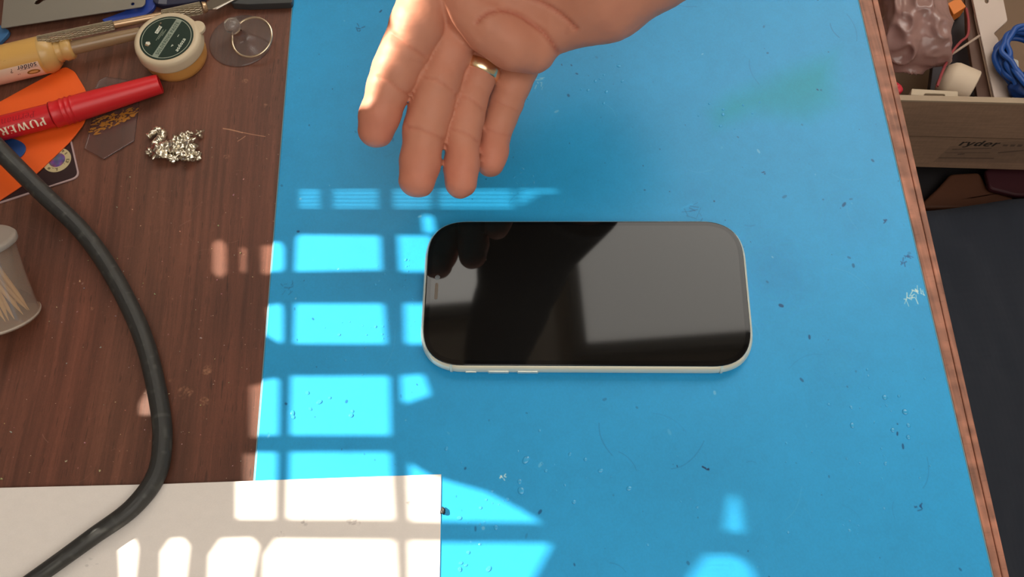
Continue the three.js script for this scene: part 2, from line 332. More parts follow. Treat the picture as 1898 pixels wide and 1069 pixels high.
  scuff(1415, 320, 5, 5, 'rgba(5,40,90,0.7)', 4); scuff(1678, 482, 12, 22, 'rgba(10,60,120,0.5)', 8); scuff(1310, 869, 4, 5, 'rgba(5,30,70,0.8)', 6); scuff(1640, 410, 4, 6, 'rgba(5,40,90,0.6)', 6); scuff(1705, 942, 6, 12, 'rgba(10,50,100,0.6)', 7);
  scuff(1280, 390, 10, 46, 'rgba(10,75,130,0.35)', 16); scuff(535, 535, 10, 26, 'rgba(20,90,140,0.35)', 9); scuff(665, 55, 5, 12, 'rgba(10,50,100,0.5)', 10);
  return c;
}
const mat = [];
{
  const zb = -0.33, zf = 0.25;
  const g = plate([V(lineAt(...matL, zb), 0, zb), V(lineAt(...matR, zb), 0, zb), V(lineAt(...matR, zf), 0, zf), V(lineAt(...matL, zf), 0, zf)], DESK, 0, 0.0004, [], 2);
  const p = g.attributes.position, uv = g.attributes.uv;
  for (let i = 0; i < p.count; i++) uv.setXY(i, (p.getX(i) - MAT.x0) / MAT.w, 1 - (p.getZ(i) - MAT.z0) / MAT.d);
  const t = thing('desk_mat', 'bright blue rubber work mat lying on the brown desk under the phone', 'mat');
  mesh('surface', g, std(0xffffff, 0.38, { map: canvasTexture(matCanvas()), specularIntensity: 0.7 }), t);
  const rim = (a, b, o) => plate([V(lineAt(a, b, zb) + o, 0, zb), V(lineAt(a, b, zb) + o + 0.0006, 0, zb), V(lineAt(a, b, zf) + o + 0.0006, 0, zf), V(lineAt(a, b, zf) + o, 0, zf)], DESK, -0.0005, 0.00015, [], 1);
  const pale = std(srgb(112, 150, 162), 0.6);
  mesh('cut_edge', rim(...matR, 0.0001), pale, t); mesh('cut_edge', rim(...matL, -0.0006), pale, t);
}
// beads of water on the mat
{
  const r = rng(5), spots = [];
  const some = (px, py, n, sx, sy, s0, s1) => { for (let i = 0; i < n; i++) spots.push([px + (r() - 0.5) * sx, py + (r() - 0.5) * sy, s0 + (s1 - s0) * r() ** 2]); };
  some(740, 560, 34, 110, 160, 2, 5.5); some(660, 650, 14, 120, 120, 2, 5); some(1020, 880, 22, 420, 180, 2.5, 7); some(890, 1000, 12, 120, 150, 4, 8); some(1620, 780, 24, 240, 220, 3, 7); some(1130, 160, 9, 110, 80, 4, 6.5); some(610, 745, 8, 150, 60, 5, 9); some(1330, 930, 18, 330, 240, 2, 5); some(1350, 210, 9, 120, 60, 3, 6); some(1520, 980, 12, 260, 150, 2, 6); some(960, 330, 8, 60, 40, 2, 4);
  spots.push([963, 892, 9], [966, 909, 13], [975, 852, 13], [1012, 872, 7], [1085, 851, 7], [1113, 872, 8], [1166, 905, 9], [1064, 930, 8], [919, 977, 8], [906, 1054, 9], [1640, 736, 10], [1678, 763, 12], [1684, 788, 8], [1684, 810, 9], [1655, 797, 9], [1580, 788, 9]);
  const keep = spots.filter(([x, y]) => !(x > 772 && x < 1402 && y > 400 && y < 700) && x > 495 - 0 && !(x < 840 && y > 868));
  const g = new THREE.SphereGeometry(1, 12, 6, 0, Math.PI * 2, 0, Math.PI / 2);
  const m = new THREE.InstancedMesh(g, std(srgb(58, 168, 226), 0.05, { specularIntensity: 1 }), keep.length);
  const q = new THREE.Quaternion(), mm = new THREE.Matrix4();
  keep.forEach(([x, y, s], i) => { const p = at(x, y), k = perPx(p) * s * 0.5; q.setFromAxisAngle(V(0, 1, 0), r() * 6); m.setMatrixAt(i, mm.compose(V(p.x, 0.00002, p.z), q, V(k * (1 + 0.5 * r()), k * 0.4, k))); });
  m.name = 'water_droplets'; shade(m); scene.add(m);
  tag(m, 'small clear water droplets scattered over the blue mat', 'droplets', null, 'stuff');
}
// crumbs and solder dust on the bare desk
{
  const r = rng(99), g = lump(1, 1, (v) => 0.75 + 0.5 * noise3(v.x * 2, v.y * 2, v.z * 2, 4)), n = 120;
  const m = new THREE.InstancedMesh(g, std(srgb(215, 195, 180), 0.7), n), q = new THREE.Quaternion(), mm = new THREE.Matrix4(), col = new THREE.Color();
  for (let i = 0; i < n; i++) {
    let x, y; do { x = r() * 500; y = 200 + r() * 690; } while (x > 530 - y * 0.07 || (x < 310 && y < 320) || (x < 90 && y < 700) || (x > 260 && x < 385 && y < 312));
    const p = at(x, y, DESK), s = perPx(p) * (0.7 + 1.5 * r() ** 3); q.setFromEuler(new THREE.Euler(r() * 6, r() * 6, 0));
    m.setMatrixAt(i, mm.compose(V(p.x, DESK + s * 0.5, p.z), q, V(s, s * 0.7, s * (0.7 + r())))); m.setColorAt(i, col.setRGB(0.5 + 0.5 * r(), 0.45 + 0.45 * r(), 0.4 + 0.4 * r()));
  }
  m.name = 'crumbs'; shade(m); scene.add(m);
  tag(m, 'pale crumbs and dust scattered on the bare brown desk', 'crumbs', null, 'stuff');
}

// ------------------------------------------------------------------ the phone
const aluminium = std(srgb(236, 234, 216), 0.32, { metalness: 0.3 });
{
  const L = 0.1509, W = 0.0757, T = 0.0083, R = 0.0039;
  const ph = thing('smartphone', 'smartphone lying face up with a black screen and pale metal frame', 'phone', V(0.033526, 0.00005, 0.007664));
  ph.rotation.y = -0.0835898;
  ph.updateMatrixWorld();
  const outline = (inset, rad) => rounded([V(-L / 2 + inset, 0, -W / 2 + inset), V(L / 2 - inset, 0, -W / 2 + inset), V(L / 2 - inset, 0, W / 2 - inset), V(-L / 2 + inset, 0, W / 2 - inset)], rad, 14);
  const frame = mesh('frame', toCreasedNormals(plate(outline(0, 0.0205), 0, T - 0.0003, R, [], 10), 0.7), aluminium, ph);
  const glass = mesh('screen_glass', plate(outline(0.00165, 0.0185), T - 0.0014, T, 0.0005, [], 4), std(new THREE.Color(0.004, 0.004, 0.0045), 0.035, { ior: 1.5 }), ph);
  mesh('display', plate(outline(0.0040, 0.0155), T - 0.0002, T + 0.00004, 0.00002, [], 1), std(new THREE.Color(0.0065, 0.006, 0.0055), 0.045, { ior: 1.55 }), glass);
  const local = (px, py, h) => ph.worldToLocal(at(px, py, h));
  // receiver slot and front camera
  const a = local(809.5, 527, T), b = local(808, 552, T), cam = local(811, 514, T);
  const pill = [], rr = 0.00075;
  for (let k = 0; k <= 8; k++) { const q = Math.PI * (1 + k / 8); pill.push(V(a.x + rr * Math.cos(q), 0, a.z + rr * Math.sin(q))); }
  for (let k = 0; k <= 8; k++) { const q = Math.PI * k / 8; pill.push(V(b.x + rr * Math.cos(q), 0, b.z + rr * Math.sin(q))); }
  mesh('receiver_slot', plate(pill, T - 0.0001, T + 0.00012, 0.00005, [], 1), std(srgb(120, 112, 104), 0.5, { metalness: 0.3 }), glass);
  const disc = (r, n = 24) => Array.from({ length: n }, (_, k) => V(cam.x + r * Math.cos(k / n * 6.2832), 0, cam.z + r * Math.sin(k / n * 6.2832)));
  mesh('front_camera', plate(disc(0.0012), T - 0.0001, T + 0.0001, 0.00005, [], 1), std(srgb(96, 104, 110), 0.15, { metalness: 0.2 }), glass);
  // buttons and aerial breaks along the near side
  for (const [name, x0, x1] of [['mute_switch', 862, 884], ['volume_button', 904, 944], ['volume_button', 958, 998]]) {
    const p = local(x0, 688, 0.003), q = local(x1, 688, 0.003);
    mesh(name, new RoundedBoxGeometry(q.x - p.x, name === 'mute_switch' ? 0.0014 : 0.0024, 0.0016, 3, 0.0006).translate((p.x + q.x) / 2, 0.0037, W / 2 - 0.00035), std(srgb(226, 232, 222), 0.25, { metalness: 0.5 }), frame);
  }
  for (const px of [837, 1336]) {
    const p = local(px, 684, 0.004);
    const g = new THREE.CylinderGeometry(R + 0.00003, R + 0.00003, 0.0011, 20, 1, true, 0, Math.PI * 2).rotateZ(Math.PI / 2).translate(p.x, R, W / 2 - R);
    mesh('antenna_line', g, std(srgb(190, 214, 216), 0.5), frame);
  }
}

// ------------------------------------------------------------------ things on the left of the desk
const radiusAt = (px, py, h, hw) => perPx(at(px, py, h)) * hw;
// black cable
{
  const pts = [[-90, 185, 0.019], [-40, 238, 0.018], [0, 279, 0.0165], [80, 359, 0.010], [147, 423, 0.0052], [191, 480, 0.0035], [235, 557, 0.003], [268, 634, 0.003], [293, 736, 0.003], [301, 810, 0.003], [290, 880, 0.0035], [248, 938, 0.0042], [171, 995, 0.0042], [67, 1070, 0.0042], [-20, 1130, 0.0042], [-140, 1190, 0.003], [-300, 1230, 0.003]];
  const g = tube(pts.map(([x, y, h]) => at(x, y, h)), (t) => 0.0043 - 0.0008 * smooth(0.58, 0.78, t) + 0.0006 * smooth(0.3, 0.0, t), 160, 18);
  const rub = std(srgb(46, 46, 45), 0.5, { bumpMap: grey(256, 256, (u, v) => 0.6 * noise2(u * 40, v * 8, 40, 8, 3) + 0.4 * noise2(u * 160, v * 30, 160, 30, 4)), bumpScale: 0.0003 });
  rub.map = canvasTexture(paint(512, 64, (u, v) => { const k = smooth(0.68, 0.95, noise2(u * 160, v * 9, 160, 9, 9)) * 0.45; return [lerp(48, 96, k), lerp(48, 98, k), lerp(47, 92, k)]; })[0], true);
  rub.color.set(0xffffff);
  tag(mesh('cable', g, rub), 'thick black cable curving across the brown desk and over the white paper', 'cable');
}
// white sheet of paper
{
  const c = paint(1024, 512, (u, v) => { const n = noise2(u * 60, v * 30, 60, 30, 2), f = noise2(u * 500, v * 250, 500, 250, 3); const k = 1 + 0.012 * (n - 0.5) + 0.015 * (f - 0.5); return [234 * k, 227 * k, 222 * k]; });
  const x = c[1], r = rng(4);
  for (const [X, Y, n, s] of [[985, 190, 40, 26], [845, 250, 14, 14], [800, 420, 26, 26], [745, 240, 8, 12], [690, 275, 6, 9], [300, 320, 5, 16]]) for (let i = 0; i < n; i++) { x.fillStyle = `rgba(120,110,112,${0.05 + 0.14 * r()})`; x.beginPath(); x.ellipse(X + (r() - 0.5) * 2 * s, Y + (r() - 0.5) * 2 * s, 1 + 5 * r(), 1 + 4 * r(), r() * 3, 0, 7); x.fill(); }
  const pts = [at(0, 904), at(300, 897), at(640, 885), at(818, 879), at(817, 970), at(811, 1330), at(-330, 1390), at(-300, 914)];
  const g = plate(pts, 0.00008, 0.0004, 0.0001, [], 1), p = g.attributes.position, uv = g.attributes.uv, o = at(-60, 879), e = at(818, 1110);
  for (let i = 0; i < p.count; i++) uv.setXY(i, (p.getX(i) - o.x) / (e.x - o.x), 1 - (p.getZ(i) - o.z) / (e.z - o.z));
  tag(mesh('paper_sheet', g, std(0xffffff, 0.75, { map: canvasTexture(c[0]) })), 'white paper sheet lying over the desk and the mat edge', 'paper');
  const q = at(821, 948, 0);
  tag(mesh('grit', lump(0.0014, 2, (v) => 0.8 + 0.4 * noise3(v.x * 2, v.y * 2, v.z * 2)).scale(1, 0.7, 1.4).translate(q.x, 0.0009, q.z), std(srgb(18, 20, 26), 0.5)), 'tiny black grit lump beside the right edge of the white paper', 'grit');
}
// dark card with a round emblem
{
  const t = thing('card', 'dark card with a pale border and round emblem under the orange plastic card', 'card');
  const y0 = DESK + 0.0001, y1 = DESK + 0.0008;
  const q = rounded([at(-60, 300, y1), at(128, 240, y1), at(148, 328, y1), at(-60, 396, y1)], [0.002, 0.002, 0.004, 0.002]);
  mesh('border', plate(q, y0, y1, 0.0001, [], 1), std(srgb(176, 150, 150), 0.4), t);
  const c = V(0, 0, 0); q.forEach((p) => c.add(p)); c.divideScalar(q.length);
  const q2 = rounded([at(-60, 303.5, y1), at(125.5, 243, y1), at(144.8, 326.5, y1), at(-60, 393, y1)], [0.002, 0.002, 0.0036, 0.002]);
  mesh('face', plate(q2, y0, y1 + 0.0001, 0.00004, [], 1), std(srgb(48, 30, 33), 0.35), t);
  const e = at(106, 297, y1), ringTex = paint(256, 256, (u, v) => { const x = u - 0.5, y = v - 0.5, r = Math.hypot(x, y), a = Math.atan2(y, x); const l = noise2((a / 6.2832 + 0.5) * 44, r * 10, 44, 10, 6); return r > 0.29 ? (r < 0.45 && r > 0.33 && l > 0.62 ? [112, 98, 72] : [188, 172, 132]) : [60 + 80 * noise2(u * 9, v * 9, 9, 9, 1), 60 + 40 * noise2(u * 7, v * 9, 9, 9, 2), 60 + 90 * noise2(u * 8, v * 5, 9, 9, 3)]; })[0];
  const R = radiusAt(106, 297, y1, 26), g = new THREE.CylinderGeometry(R, R, 0.0002, 40).translate(e.x, y1 + 0.0002, e.z), p = g.attributes.position, uv = g.attributes.uv;
  for (let i = 0; i < p.count; i++) uv.setXY(i, (p.getX(i) - e.x) / R / 2 + 0.5, 0.5 - (p.getZ(i) - e.z) / R / 2);
  mesh('emblem', g, std(0xffffff, 0.4, { map: canvasTexture(ringTex) }), t);
}
// orange plastic card and the blue pick lying on it
{
  const h = DESK + 0.0018;
  const pts = rounded([at(-80, 224, h), at(0, 188, h), at(60, 155, h), at(121, 123, h), at(138, 132, h), at(161, 170, h), at(159, 224, h), at(132, 260, h), at(67, 322, h), at(36, 347, h), at(-10, 377, h), at(-80, 415, h)], [0, 0.002, 0.002, 0.002, 0.002, 0.004, 0.004, 0.004, 0.002, 0.002, 0.002, 0]);
  const g = plate(pts, DESK + 0.0011, h, 0.0002, [], 2);
  tag(mesh('plastic_card', g, std(srgb(238, 98, 34), 0.42)), 'orange plastic card with rounded corners under the red marker', 'card');
  const b = DESK + 0.0026, c = at(5, 280, b), ax = at(28, 272, b).sub(c), bx = at(44, 300, b).sub(c);
  const oval = []; for (let k = 0; k < 36; k++) { const a = k / 36 * 6.2832; oval.push(V(c.x + 0.0105 * Math.cos(a) * (1 + 0.12 * Math.cos(a)), 0, c.z + 0.0078 * Math.sin(a))); }
  tag(mesh('opening_pick', plate(oval, DESK + 0.0019, b, 0.0003, [], 2), std(srgb(42, 84, 150), 0.35)), 'blue rounded opening pick lying on the orange card', 'pick');
}
// red marker
function facing(g) {                                        // the u at which a turned body looks at the camera
  const p = g.attributes.position, n = g.attributes.normal, uv = g.attributes.uv; let best = -2, u = 0; const a = V(0, 0, 0), b = V(0, 0, 0);
  for (let i = 0; i < p.count; i++) { a.fromBufferAttribute(p, i); b.fromBufferAttribute(n, i); const d = b.dot(eye.clone().sub(a).normalize()); if (d > best) { best = d; u = uv.getX(i); } }
  return u;
}
{
  const h = DESK + 0.0096, A = at(-70, 256, h), B = at(99, 213, h - 0.0005), C2 = at(297, 155, h - 0.0028);
  const t = thing('marker', 'red permanent marker pen lying across the orange card', 'marker');
  const red = std(srgb(206, 30, 38), 0.34), rB = 0.0062, len = B.clone().sub(A).length(), cap = C2.clone().sub(B).length();
  const g = turned([[0, rB], [len * 0.5, rB], [len, rB]], A, B, 64), u0 = facing(g);
  const [c, x] = canvas(1024, 1024);
  x.fillStyle = 'rgb(202,30,38)'; x.fillRect(0, 0, 1024, 1024);
  // canvas: across = round the barrel, down = towards the tail
  const kx = 1024 / (2 * Math.PI * rB), ky = 1024 / len;   // pixels per metre
  const put = (text, du, s0, size, color, font) => { x.save(); x.translate(((u0 + du + 1) % 1) * 1024, s0 * ky); x.scale(kx / 1000, ky / 1000); x.rotate(Math.PI / 2); x.fillStyle = color; x.font = `${font} ${size}px serif`; x.textBaseline = 'middle'; x.fillText(text, 0, 0, 25); x.restore(); };
  put('POWER-', 0.062, 0.0026, 7.2, 'rgb(248,232,206)', 'bold'); put('Permanent', -0.085, 0.0062, 4.6, 'rgb(150,22,34)', 'italic');
  x.fillStyle = 'rgb(168,24,36)'; x.fillRect(((u0 - 0.01) % 1) * 1024 - 3, 60, 6, 900);
  mesh('barrel', g, std(0xffffff, 0.34, { map: canvasTexture(c) }), t);
  const rings = []; for (let k = 0; k < 3; k++) { const s = 0.005 + k * 0.0026; rings.push([s, 0.0067], [s + 0.0004, 0.0071], [s + 0.001, 0.0071], [s + 0.0014, 0.0067]); }
  mesh('cap', turned([[-0.0002, 0], [-0.0002, 0.0068], [0.0008, 0.0070], [0.0018, 0.0066], ...rings, [0.016, 0.0067], [cap * 0.6, 0.0060], [cap - 0.0004, 0.0051], [cap, 0.0048], [cap, 0.0043], [cap - 0.001, 0.0040], [cap - 0.001, 0]], B, C2, 56), red, t);
}
// clear hexagonal plastic chip with amber smears
{
  const h = DESK + 0.0013;
  const o = [[176, 161], [183, 149], [196, 142], [235, 147], [258, 172], [256, 197], [248, 260], [192, 294], [156, 274], [169, 228]].map(([x, y]) => at(x, y, h));
  const t = thing('plastic_chip', 'clear hexagonal plastic chip with amber smears, half under the red marker cap', 'chip');
  mesh('sheet', plate(o, DESK + 0.0002, h, 0.0002, [], 1), std(srgb(246, 232, 230), 0.1, { transmission: 0.97, thickness: 0.001, ior: 1.45 }), t);
  const r = rng(31), parts = [];
  for (let i = 0; i < 120; i++) { const s = r(), p = at(lerp(172, 250, s) + (r() - 0.5) * 10, lerp(236, 207, s) + (r() - 0.5) * lerp(30, 18, s), h + 0.0001); const l = 0.0004 + 0.0017 * r() ** 1.5; parts.push(new THREE.SphereGeometry(1, 10, 6).scale(l, 0.00008, 0.0002 + 0.0005 * r()).rotateY(0.35 + (r() - 0.5) * 0.9).translate(p.x, p.y, p.z)); }
  mesh('amber_smear', mergeGeometries(parts), std(srgb(164, 108, 40), 0.35), t);
}
// syringe of flux
{
  const h = DESK + 0.0100, A = at(-110, 147, h), B = at(83, 101, h), d = B.clone().sub(A).normalize(), L = B.clone().sub(A).length();
  const t = thing('syringe', 'fat syringe of amber flux with a cream label at the top left', 'syringe');
  const r0 = 0.0098, g = turned([[0, r0], [L * 0.5, r0], [L - 0.0002, r0]], A, B, 64), u0 = facing(g);
  const [c, x] = canvas(1024, 1024);
  x.fillStyle = 'rgb(206,160,88)'; x.fillRect(0, 0, 1024, 1024);
  const W = (u) => (((u0 + u) % 1) + 1) % 1 * 1024, lx = W(0.035);
  x.fillStyle = 'rgb(226,200,178)'; for (const o of [0, -1024]) x.fillRect(lx + o, 30, 300, 1000);
  const kx = 1024 / (2 * Math.PI * r0), ky = 1024 / L;
  const put = (text, du, s, size, color) => { x.save(); x.translate(W(du), s * ky); x.scale(kx / 1000, ky / 1000); x.rotate(Math.PI / 2); x.fillStyle = color; x.font = `bold italic ${size}px sans-serif`; x.textBaseline = 'middle'; x.textAlign = 'center'; x.fillText(text, 0, 0); x.restore(); };
  put('solder', 0.055, 0.0075, 3.4, 'rgb(70,62,66)');
  x.strokeStyle = 'rgb(70,62,66)'; x.lineWidth = 3; x.beginPath(); x.moveTo(W(0.075), 30 + 0.001 * ky); x.lineTo(W(0.078), 0.012 * ky); x.stroke();
  x.fillStyle = 'rgb(132,100,40)'; x.beginPath(); x.ellipse(W(0.125), 0.0062 * ky, 0.0016 * kx, 0.0034 * ky, 0, 0, 7); x.fill();
  x.fillStyle = 'rgb(205,175,110)'; x.beginPath(); x.ellipse(W(0.125), 0.0062 * ky, 0.0008 * kx, 0.0024 * ky, 0, 0, 7); x.fill();
  put('?', 0.075, 0.0158, 3, 'rgb(80,60,50)'); put('..', 0.135, 0.0135, 3, 'rgb(150,60,60)');
  const r = rng(3); for (let i = 0; i < 30; i++) { x.fillStyle = 'rgba(90,60,30,0.5)'; x.beginPath(); x.arc(r() * 1024, r() * 1024, 1 + 2 * r(), 0, 7); x.fill(); }
  mesh('barrel', g, std(0xffffff, 0.3, { map: canvasTexture(c) }), t);
  const amber = std(srgb(222, 180, 112), 0.3, { transmission: 0.25, thickness: 0 });
  mesh('shoulder', turned([[-0.0003, r0 + 0.0001], [0.0010, r0 + 0.0003], [0.0040, r0 - 0.0006], [0.0066, 0.0072], [0.0070, 0.0058]], B, B.clone().addScaledVector(d, 0.01), 48), amber, t);
  const N = B.clone().addScaledVector(d, 0.0066);
  mesh('collar', turned([[0, 0.0058], [0.0016, 0.0060], [0.0020, 0.0053], [0.0034, 0.0053], [0.0040, 0.0060], [0.0072, 0.0058], [0.0084, 0.0050], [0.0086, 0.0037]], N, N.clone().addScaledVector(d, 0.01), 40), amber, t);
  const K = N.clone().addScaledVector(d, 0.0084), E = at(262, 60, h - 0.002), LL = E.clone().sub(K).length();
  mesh('nozzle_cap', turned([[0, 0.0037], [LL * 0.5, 0.0034], [LL - 0.001, 0.0030], [LL, 0.0026], [LL, 0]], K, E, 40), std(srgb(206, 178, 140), 0.2, { transmission: 0.6, thickness: 0 }), t);
}
// craft knife
{
  const h0 = DESK + 0.0187, h1 = DESK + 0.0062, P = (s, x, y) => at(x, y, lerp(h0, h1, s));
  const A = P(0, 70, 75), B = P(0.45, 211, 46), C2 = P(0.72, 301, 29), D = P(0.97, 374, 14.5), d = D.clone().sub(A).normalize();
  const t = thing('craft_knife', 'metal craft knife with knurled handle reaching behind the flux jar', 'knife');
  const knurl = (n, m) => grey(512, 512, (u, v) => 0.5 + 0.25 * (Math.sin((u * n + v * m) * 6.2832) + Math.sin((u * n - v * m) * 6.2832)));
  const metal = std(srgb(205, 192, 166), 0.34, { metalness: 0.75, bumpMap: knurl(16, 22), bumpScale: 0.002 });
  const metal2 = std(srgb(205, 192, 166), 0.34, { metalness: 0.75, bumpMap: knurl(18, 9), bumpScale: 0.0022 }), plain = std(srgb(190, 160, 128), 0.3, { metalness: 0.7 });
  const len = (a, b) => b.clone().sub(a).length(), bar = (a, b, ra, rb, c = 0.0004) => { const L = len(a, b); return turned([[0, 0], [0, ra - c], [c, ra], [L * 0.33, lerp(ra, rb, 0.33)], [L * 0.66, lerp(ra, rb, 0.66)], [L - c, rb], [L, rb - c], [L, 0]], a, b, 44); };
  mesh('knurled_grip', bar(A, B, 0.0024, 0.0025), metal, t);
  mesh('handle_shaft', bar(B, C2, 0.0019, 0.0021), plain, t);
  mesh('knurled_grip', bar(C2, D, 0.0030, 0.0034), metal2, t);
  const e = D.clone().addScaledVector(d, 0.0004), f = D.clone().addScaledVector(d, 0.0030);
  mesh('collar', bar(e, f, 0.0032, 0.0027), plain, t);
  const hb = h1 - 0.0002, blade = [at(383, 5, hb), at(384, 18.5, hb), at(402, 16.5, hb), at(437, -2, hb), at(470, -22, hb), at(430, -30, hb), at(395, -3, hb)];
  const flat = plate(blade, hb - 0.0003, hb + 0.0003, 0.0001, [], 1);
  const b = mesh('blade', flat, std(srgb(116, 108, 98), 0.32, { metalness: 0.8 }), t);
  const edge = [at(394, 17.6, hb), at(402, 17.2, hb), at(438, -2, hb), at(472, -21, hb), at(466, -22, hb), at(430, 0, hb), at(401, 14, hb)];
  mesh('cutting_edge', plate(edge, hb - 0.0003, hb + 0.00042, 0.0001, [], 1), std(srgb(235, 230, 220), 0.2, { metalness: 0.6 }), b);
}
// flux jar
{
  const c = at(330, 108, DESK), t = thing('jar', 'small round jar of amber flux paste with a green labelled white lid', 'jar', V(c.x, DESK, c.z));
  const O = V(0, 0, 0), up = V(0, 1, 0);
  mesh('pot', turned([[0, 0], [0, 0.0148], [0.0008, 0.0160], [0.0035, 0.0166], [0.0098, 0.0170], [0.0102, 0.0165], [0.0102, 0]], O, up, 64), std(srgb(224, 164, 88), 0.35, { transmission: 0.12, thickness: 0 }), t);
  const lid = turned([[0.0098, 0.0174], [0.0106, 0.0178], [0.0146, 0.0176], [0.0164, 0.0170], [0.0170, 0.0158], [0.0170, 0.0146], [0.0167, 0.0142], [0.0167, 0]], O, up, 72);
  const tab = plate(Array.from({ length: 20 }, (_, k) => V(0.0150 + 0.0044 * Math.cos(k / 20 * 6.2832), 0, -0.0062 + 0.0044 * Math.sin(k / 20 * 6.2832))), 0.0142, 0.0162, 0.0004);
  const l = mesh('lid', lid, std(srgb(206, 188, 160), 0.42), t);
  mesh('lid_tab', tab, std(srgb(206, 188, 160), 0.42), l);
  const R = 0.0141, [cv, x] = canvas(768, 768), r = rng(12);
  x.fillStyle = 'rgb(18,44,36)'; x.beginPath(); x.arc(384, 384, 384, 0, 7); x.fill();
  x.strokeStyle = 'rgb(180,186,168)'; x.lineWidth = 8; x.beginPath(); x.arc(384, 384, 352, 0, 7); x.stroke();
  x.save(); x.beginPath(); x.arc(384, 384, 348, 0, 7); x.clip();
  x.translate(384, 384); x.rotate(-1.13); x.translate(0, 12);
  x.fillStyle = 'rgb(138,148,134)'; x.fillRect(-400, -46, 800, 92);
  x.fillStyle = 'rgb(62,82,70)'; x.font = 'bold 70px sans-serif'; x.textAlign = 'center'; x.textBaseline = 'middle'; x.fillText('SOLDERING PASTE', 0, 4, 610);
  x.fillStyle = 'rgb(215,220,205)'; x.font = 'bold 74px sans-serif'; x.fillText('asdoza', -40, 238, 260);
  x.fillRect(70, 124, 44, 9); x.fillRect(-112, 124, 40, 9); x.fillRect(-98, 140, 22, 7);
  x.fillStyle = 'rgb(220,222,208)'; x.fillRect(20, -220, 130, 52); x.fillStyle = 'rgb(20,46,38)'; x.font = 'bold 44px sans-serif'; x.fillText('FLUX', 85, -193);
  x.fillStyle = 'rgb(170,180,160)'; for (const [a, b, l] of [[-90, -136, 200], [-60, -116, 150], [10, -96, 120]]) for (let i = 0; i < l; i += 15) x.fillRect(a + i, b, 9, 9);
  for (let i = 0; i < 9; i++) { x.fillStyle = i % 2 ? 'rgb(215,215,200)' : 'rgb(150,120,90)'; x.beginPath(); x.arc(-190 + (r() - 0.5) * 70, -200 + (r() - 0.5) * 60, 10 + 14 * r(), 0, 7); x.fill(); }
  for (let i = 0; i < 6; i++) { x.fillStyle = i % 2 ? 'rgb(12,18,16)' : 'rgb(160,140,110)'; x.beginPath(); x.arc(190 + (r() - 0.5) * 60, -210 + (r() - 0.5) * 50, 8 + 12 * r(), 0, 7); x.fill(); }
  x.restore();
  const g = new THREE.CylinderGeometry(R, R, 0.0002, 64).translate(0, 0.0168, 0), p = g.attributes.position, uv = g.attributes.uv;
  for (let i = 0; i < p.count; i++) uv.setXY(i, p.getX(i) / R / 2 + 0.5, 0.5 - p.getZ(i) / R / 2);
  mesh('lid_label', g, std(0xffffff, 0.3, { map: canvasTexture(cv) }), l);
}
// suction cup with a key ring
{
  const c = at(447, 76, DESK), t = thing('suction_cup', 'clear suction cup with a metal pull ring, right of the flux jar', 'suction cup', V(c.x, DESK, c.z));
  const vinyl = std(srgb(225, 215, 212), 0.12, { transmission: 0.92, thickness: 0.001, ior: 1.4 });
  const R = 0.0172, up = V(0, 1, 0), O = V(0, 0, 0);
  mesh('cup', turned([[0.0001, R], [0.0006, R], [0.0011, R * 0.92], [0.0022, R * 0.6], [0.0034, R * 0.3], [0.0040, 0.0036], [0.0072, 0.0027]], O, up, 64), vinyl, t);
  mesh('knob', turned([[0.0070, 0.0022], [0.0076, 0.0034], [0.0092, 0.0041], [0.0112, 0.0043], [0.0130, 0.0039], [0.0142, 0.0026], [0.0146, 0]], V(-0.0016, 0, -0.0016), V(-0.0016, 1, -0.0016), 40), std(srgb(215, 205, 200), 0.12, { transmission: 0.85, thickness: 0.004, ior: 1.4 }), t);
  const rc = at(467, 69, DESK + 0.0068), g = new THREE.TorusGeometry(0.0112, 0.00062, 14, 80).rotateX(Math.PI / 2);
  g.rotateX(0.22).rotateZ(0.16).translate(rc.x - c.x, 0.0068, rc.z - c.z);
  mesh('pull_ring', g, std(srgb(232, 214, 188), 0.22, { metalness: 0.9 }), t);
}
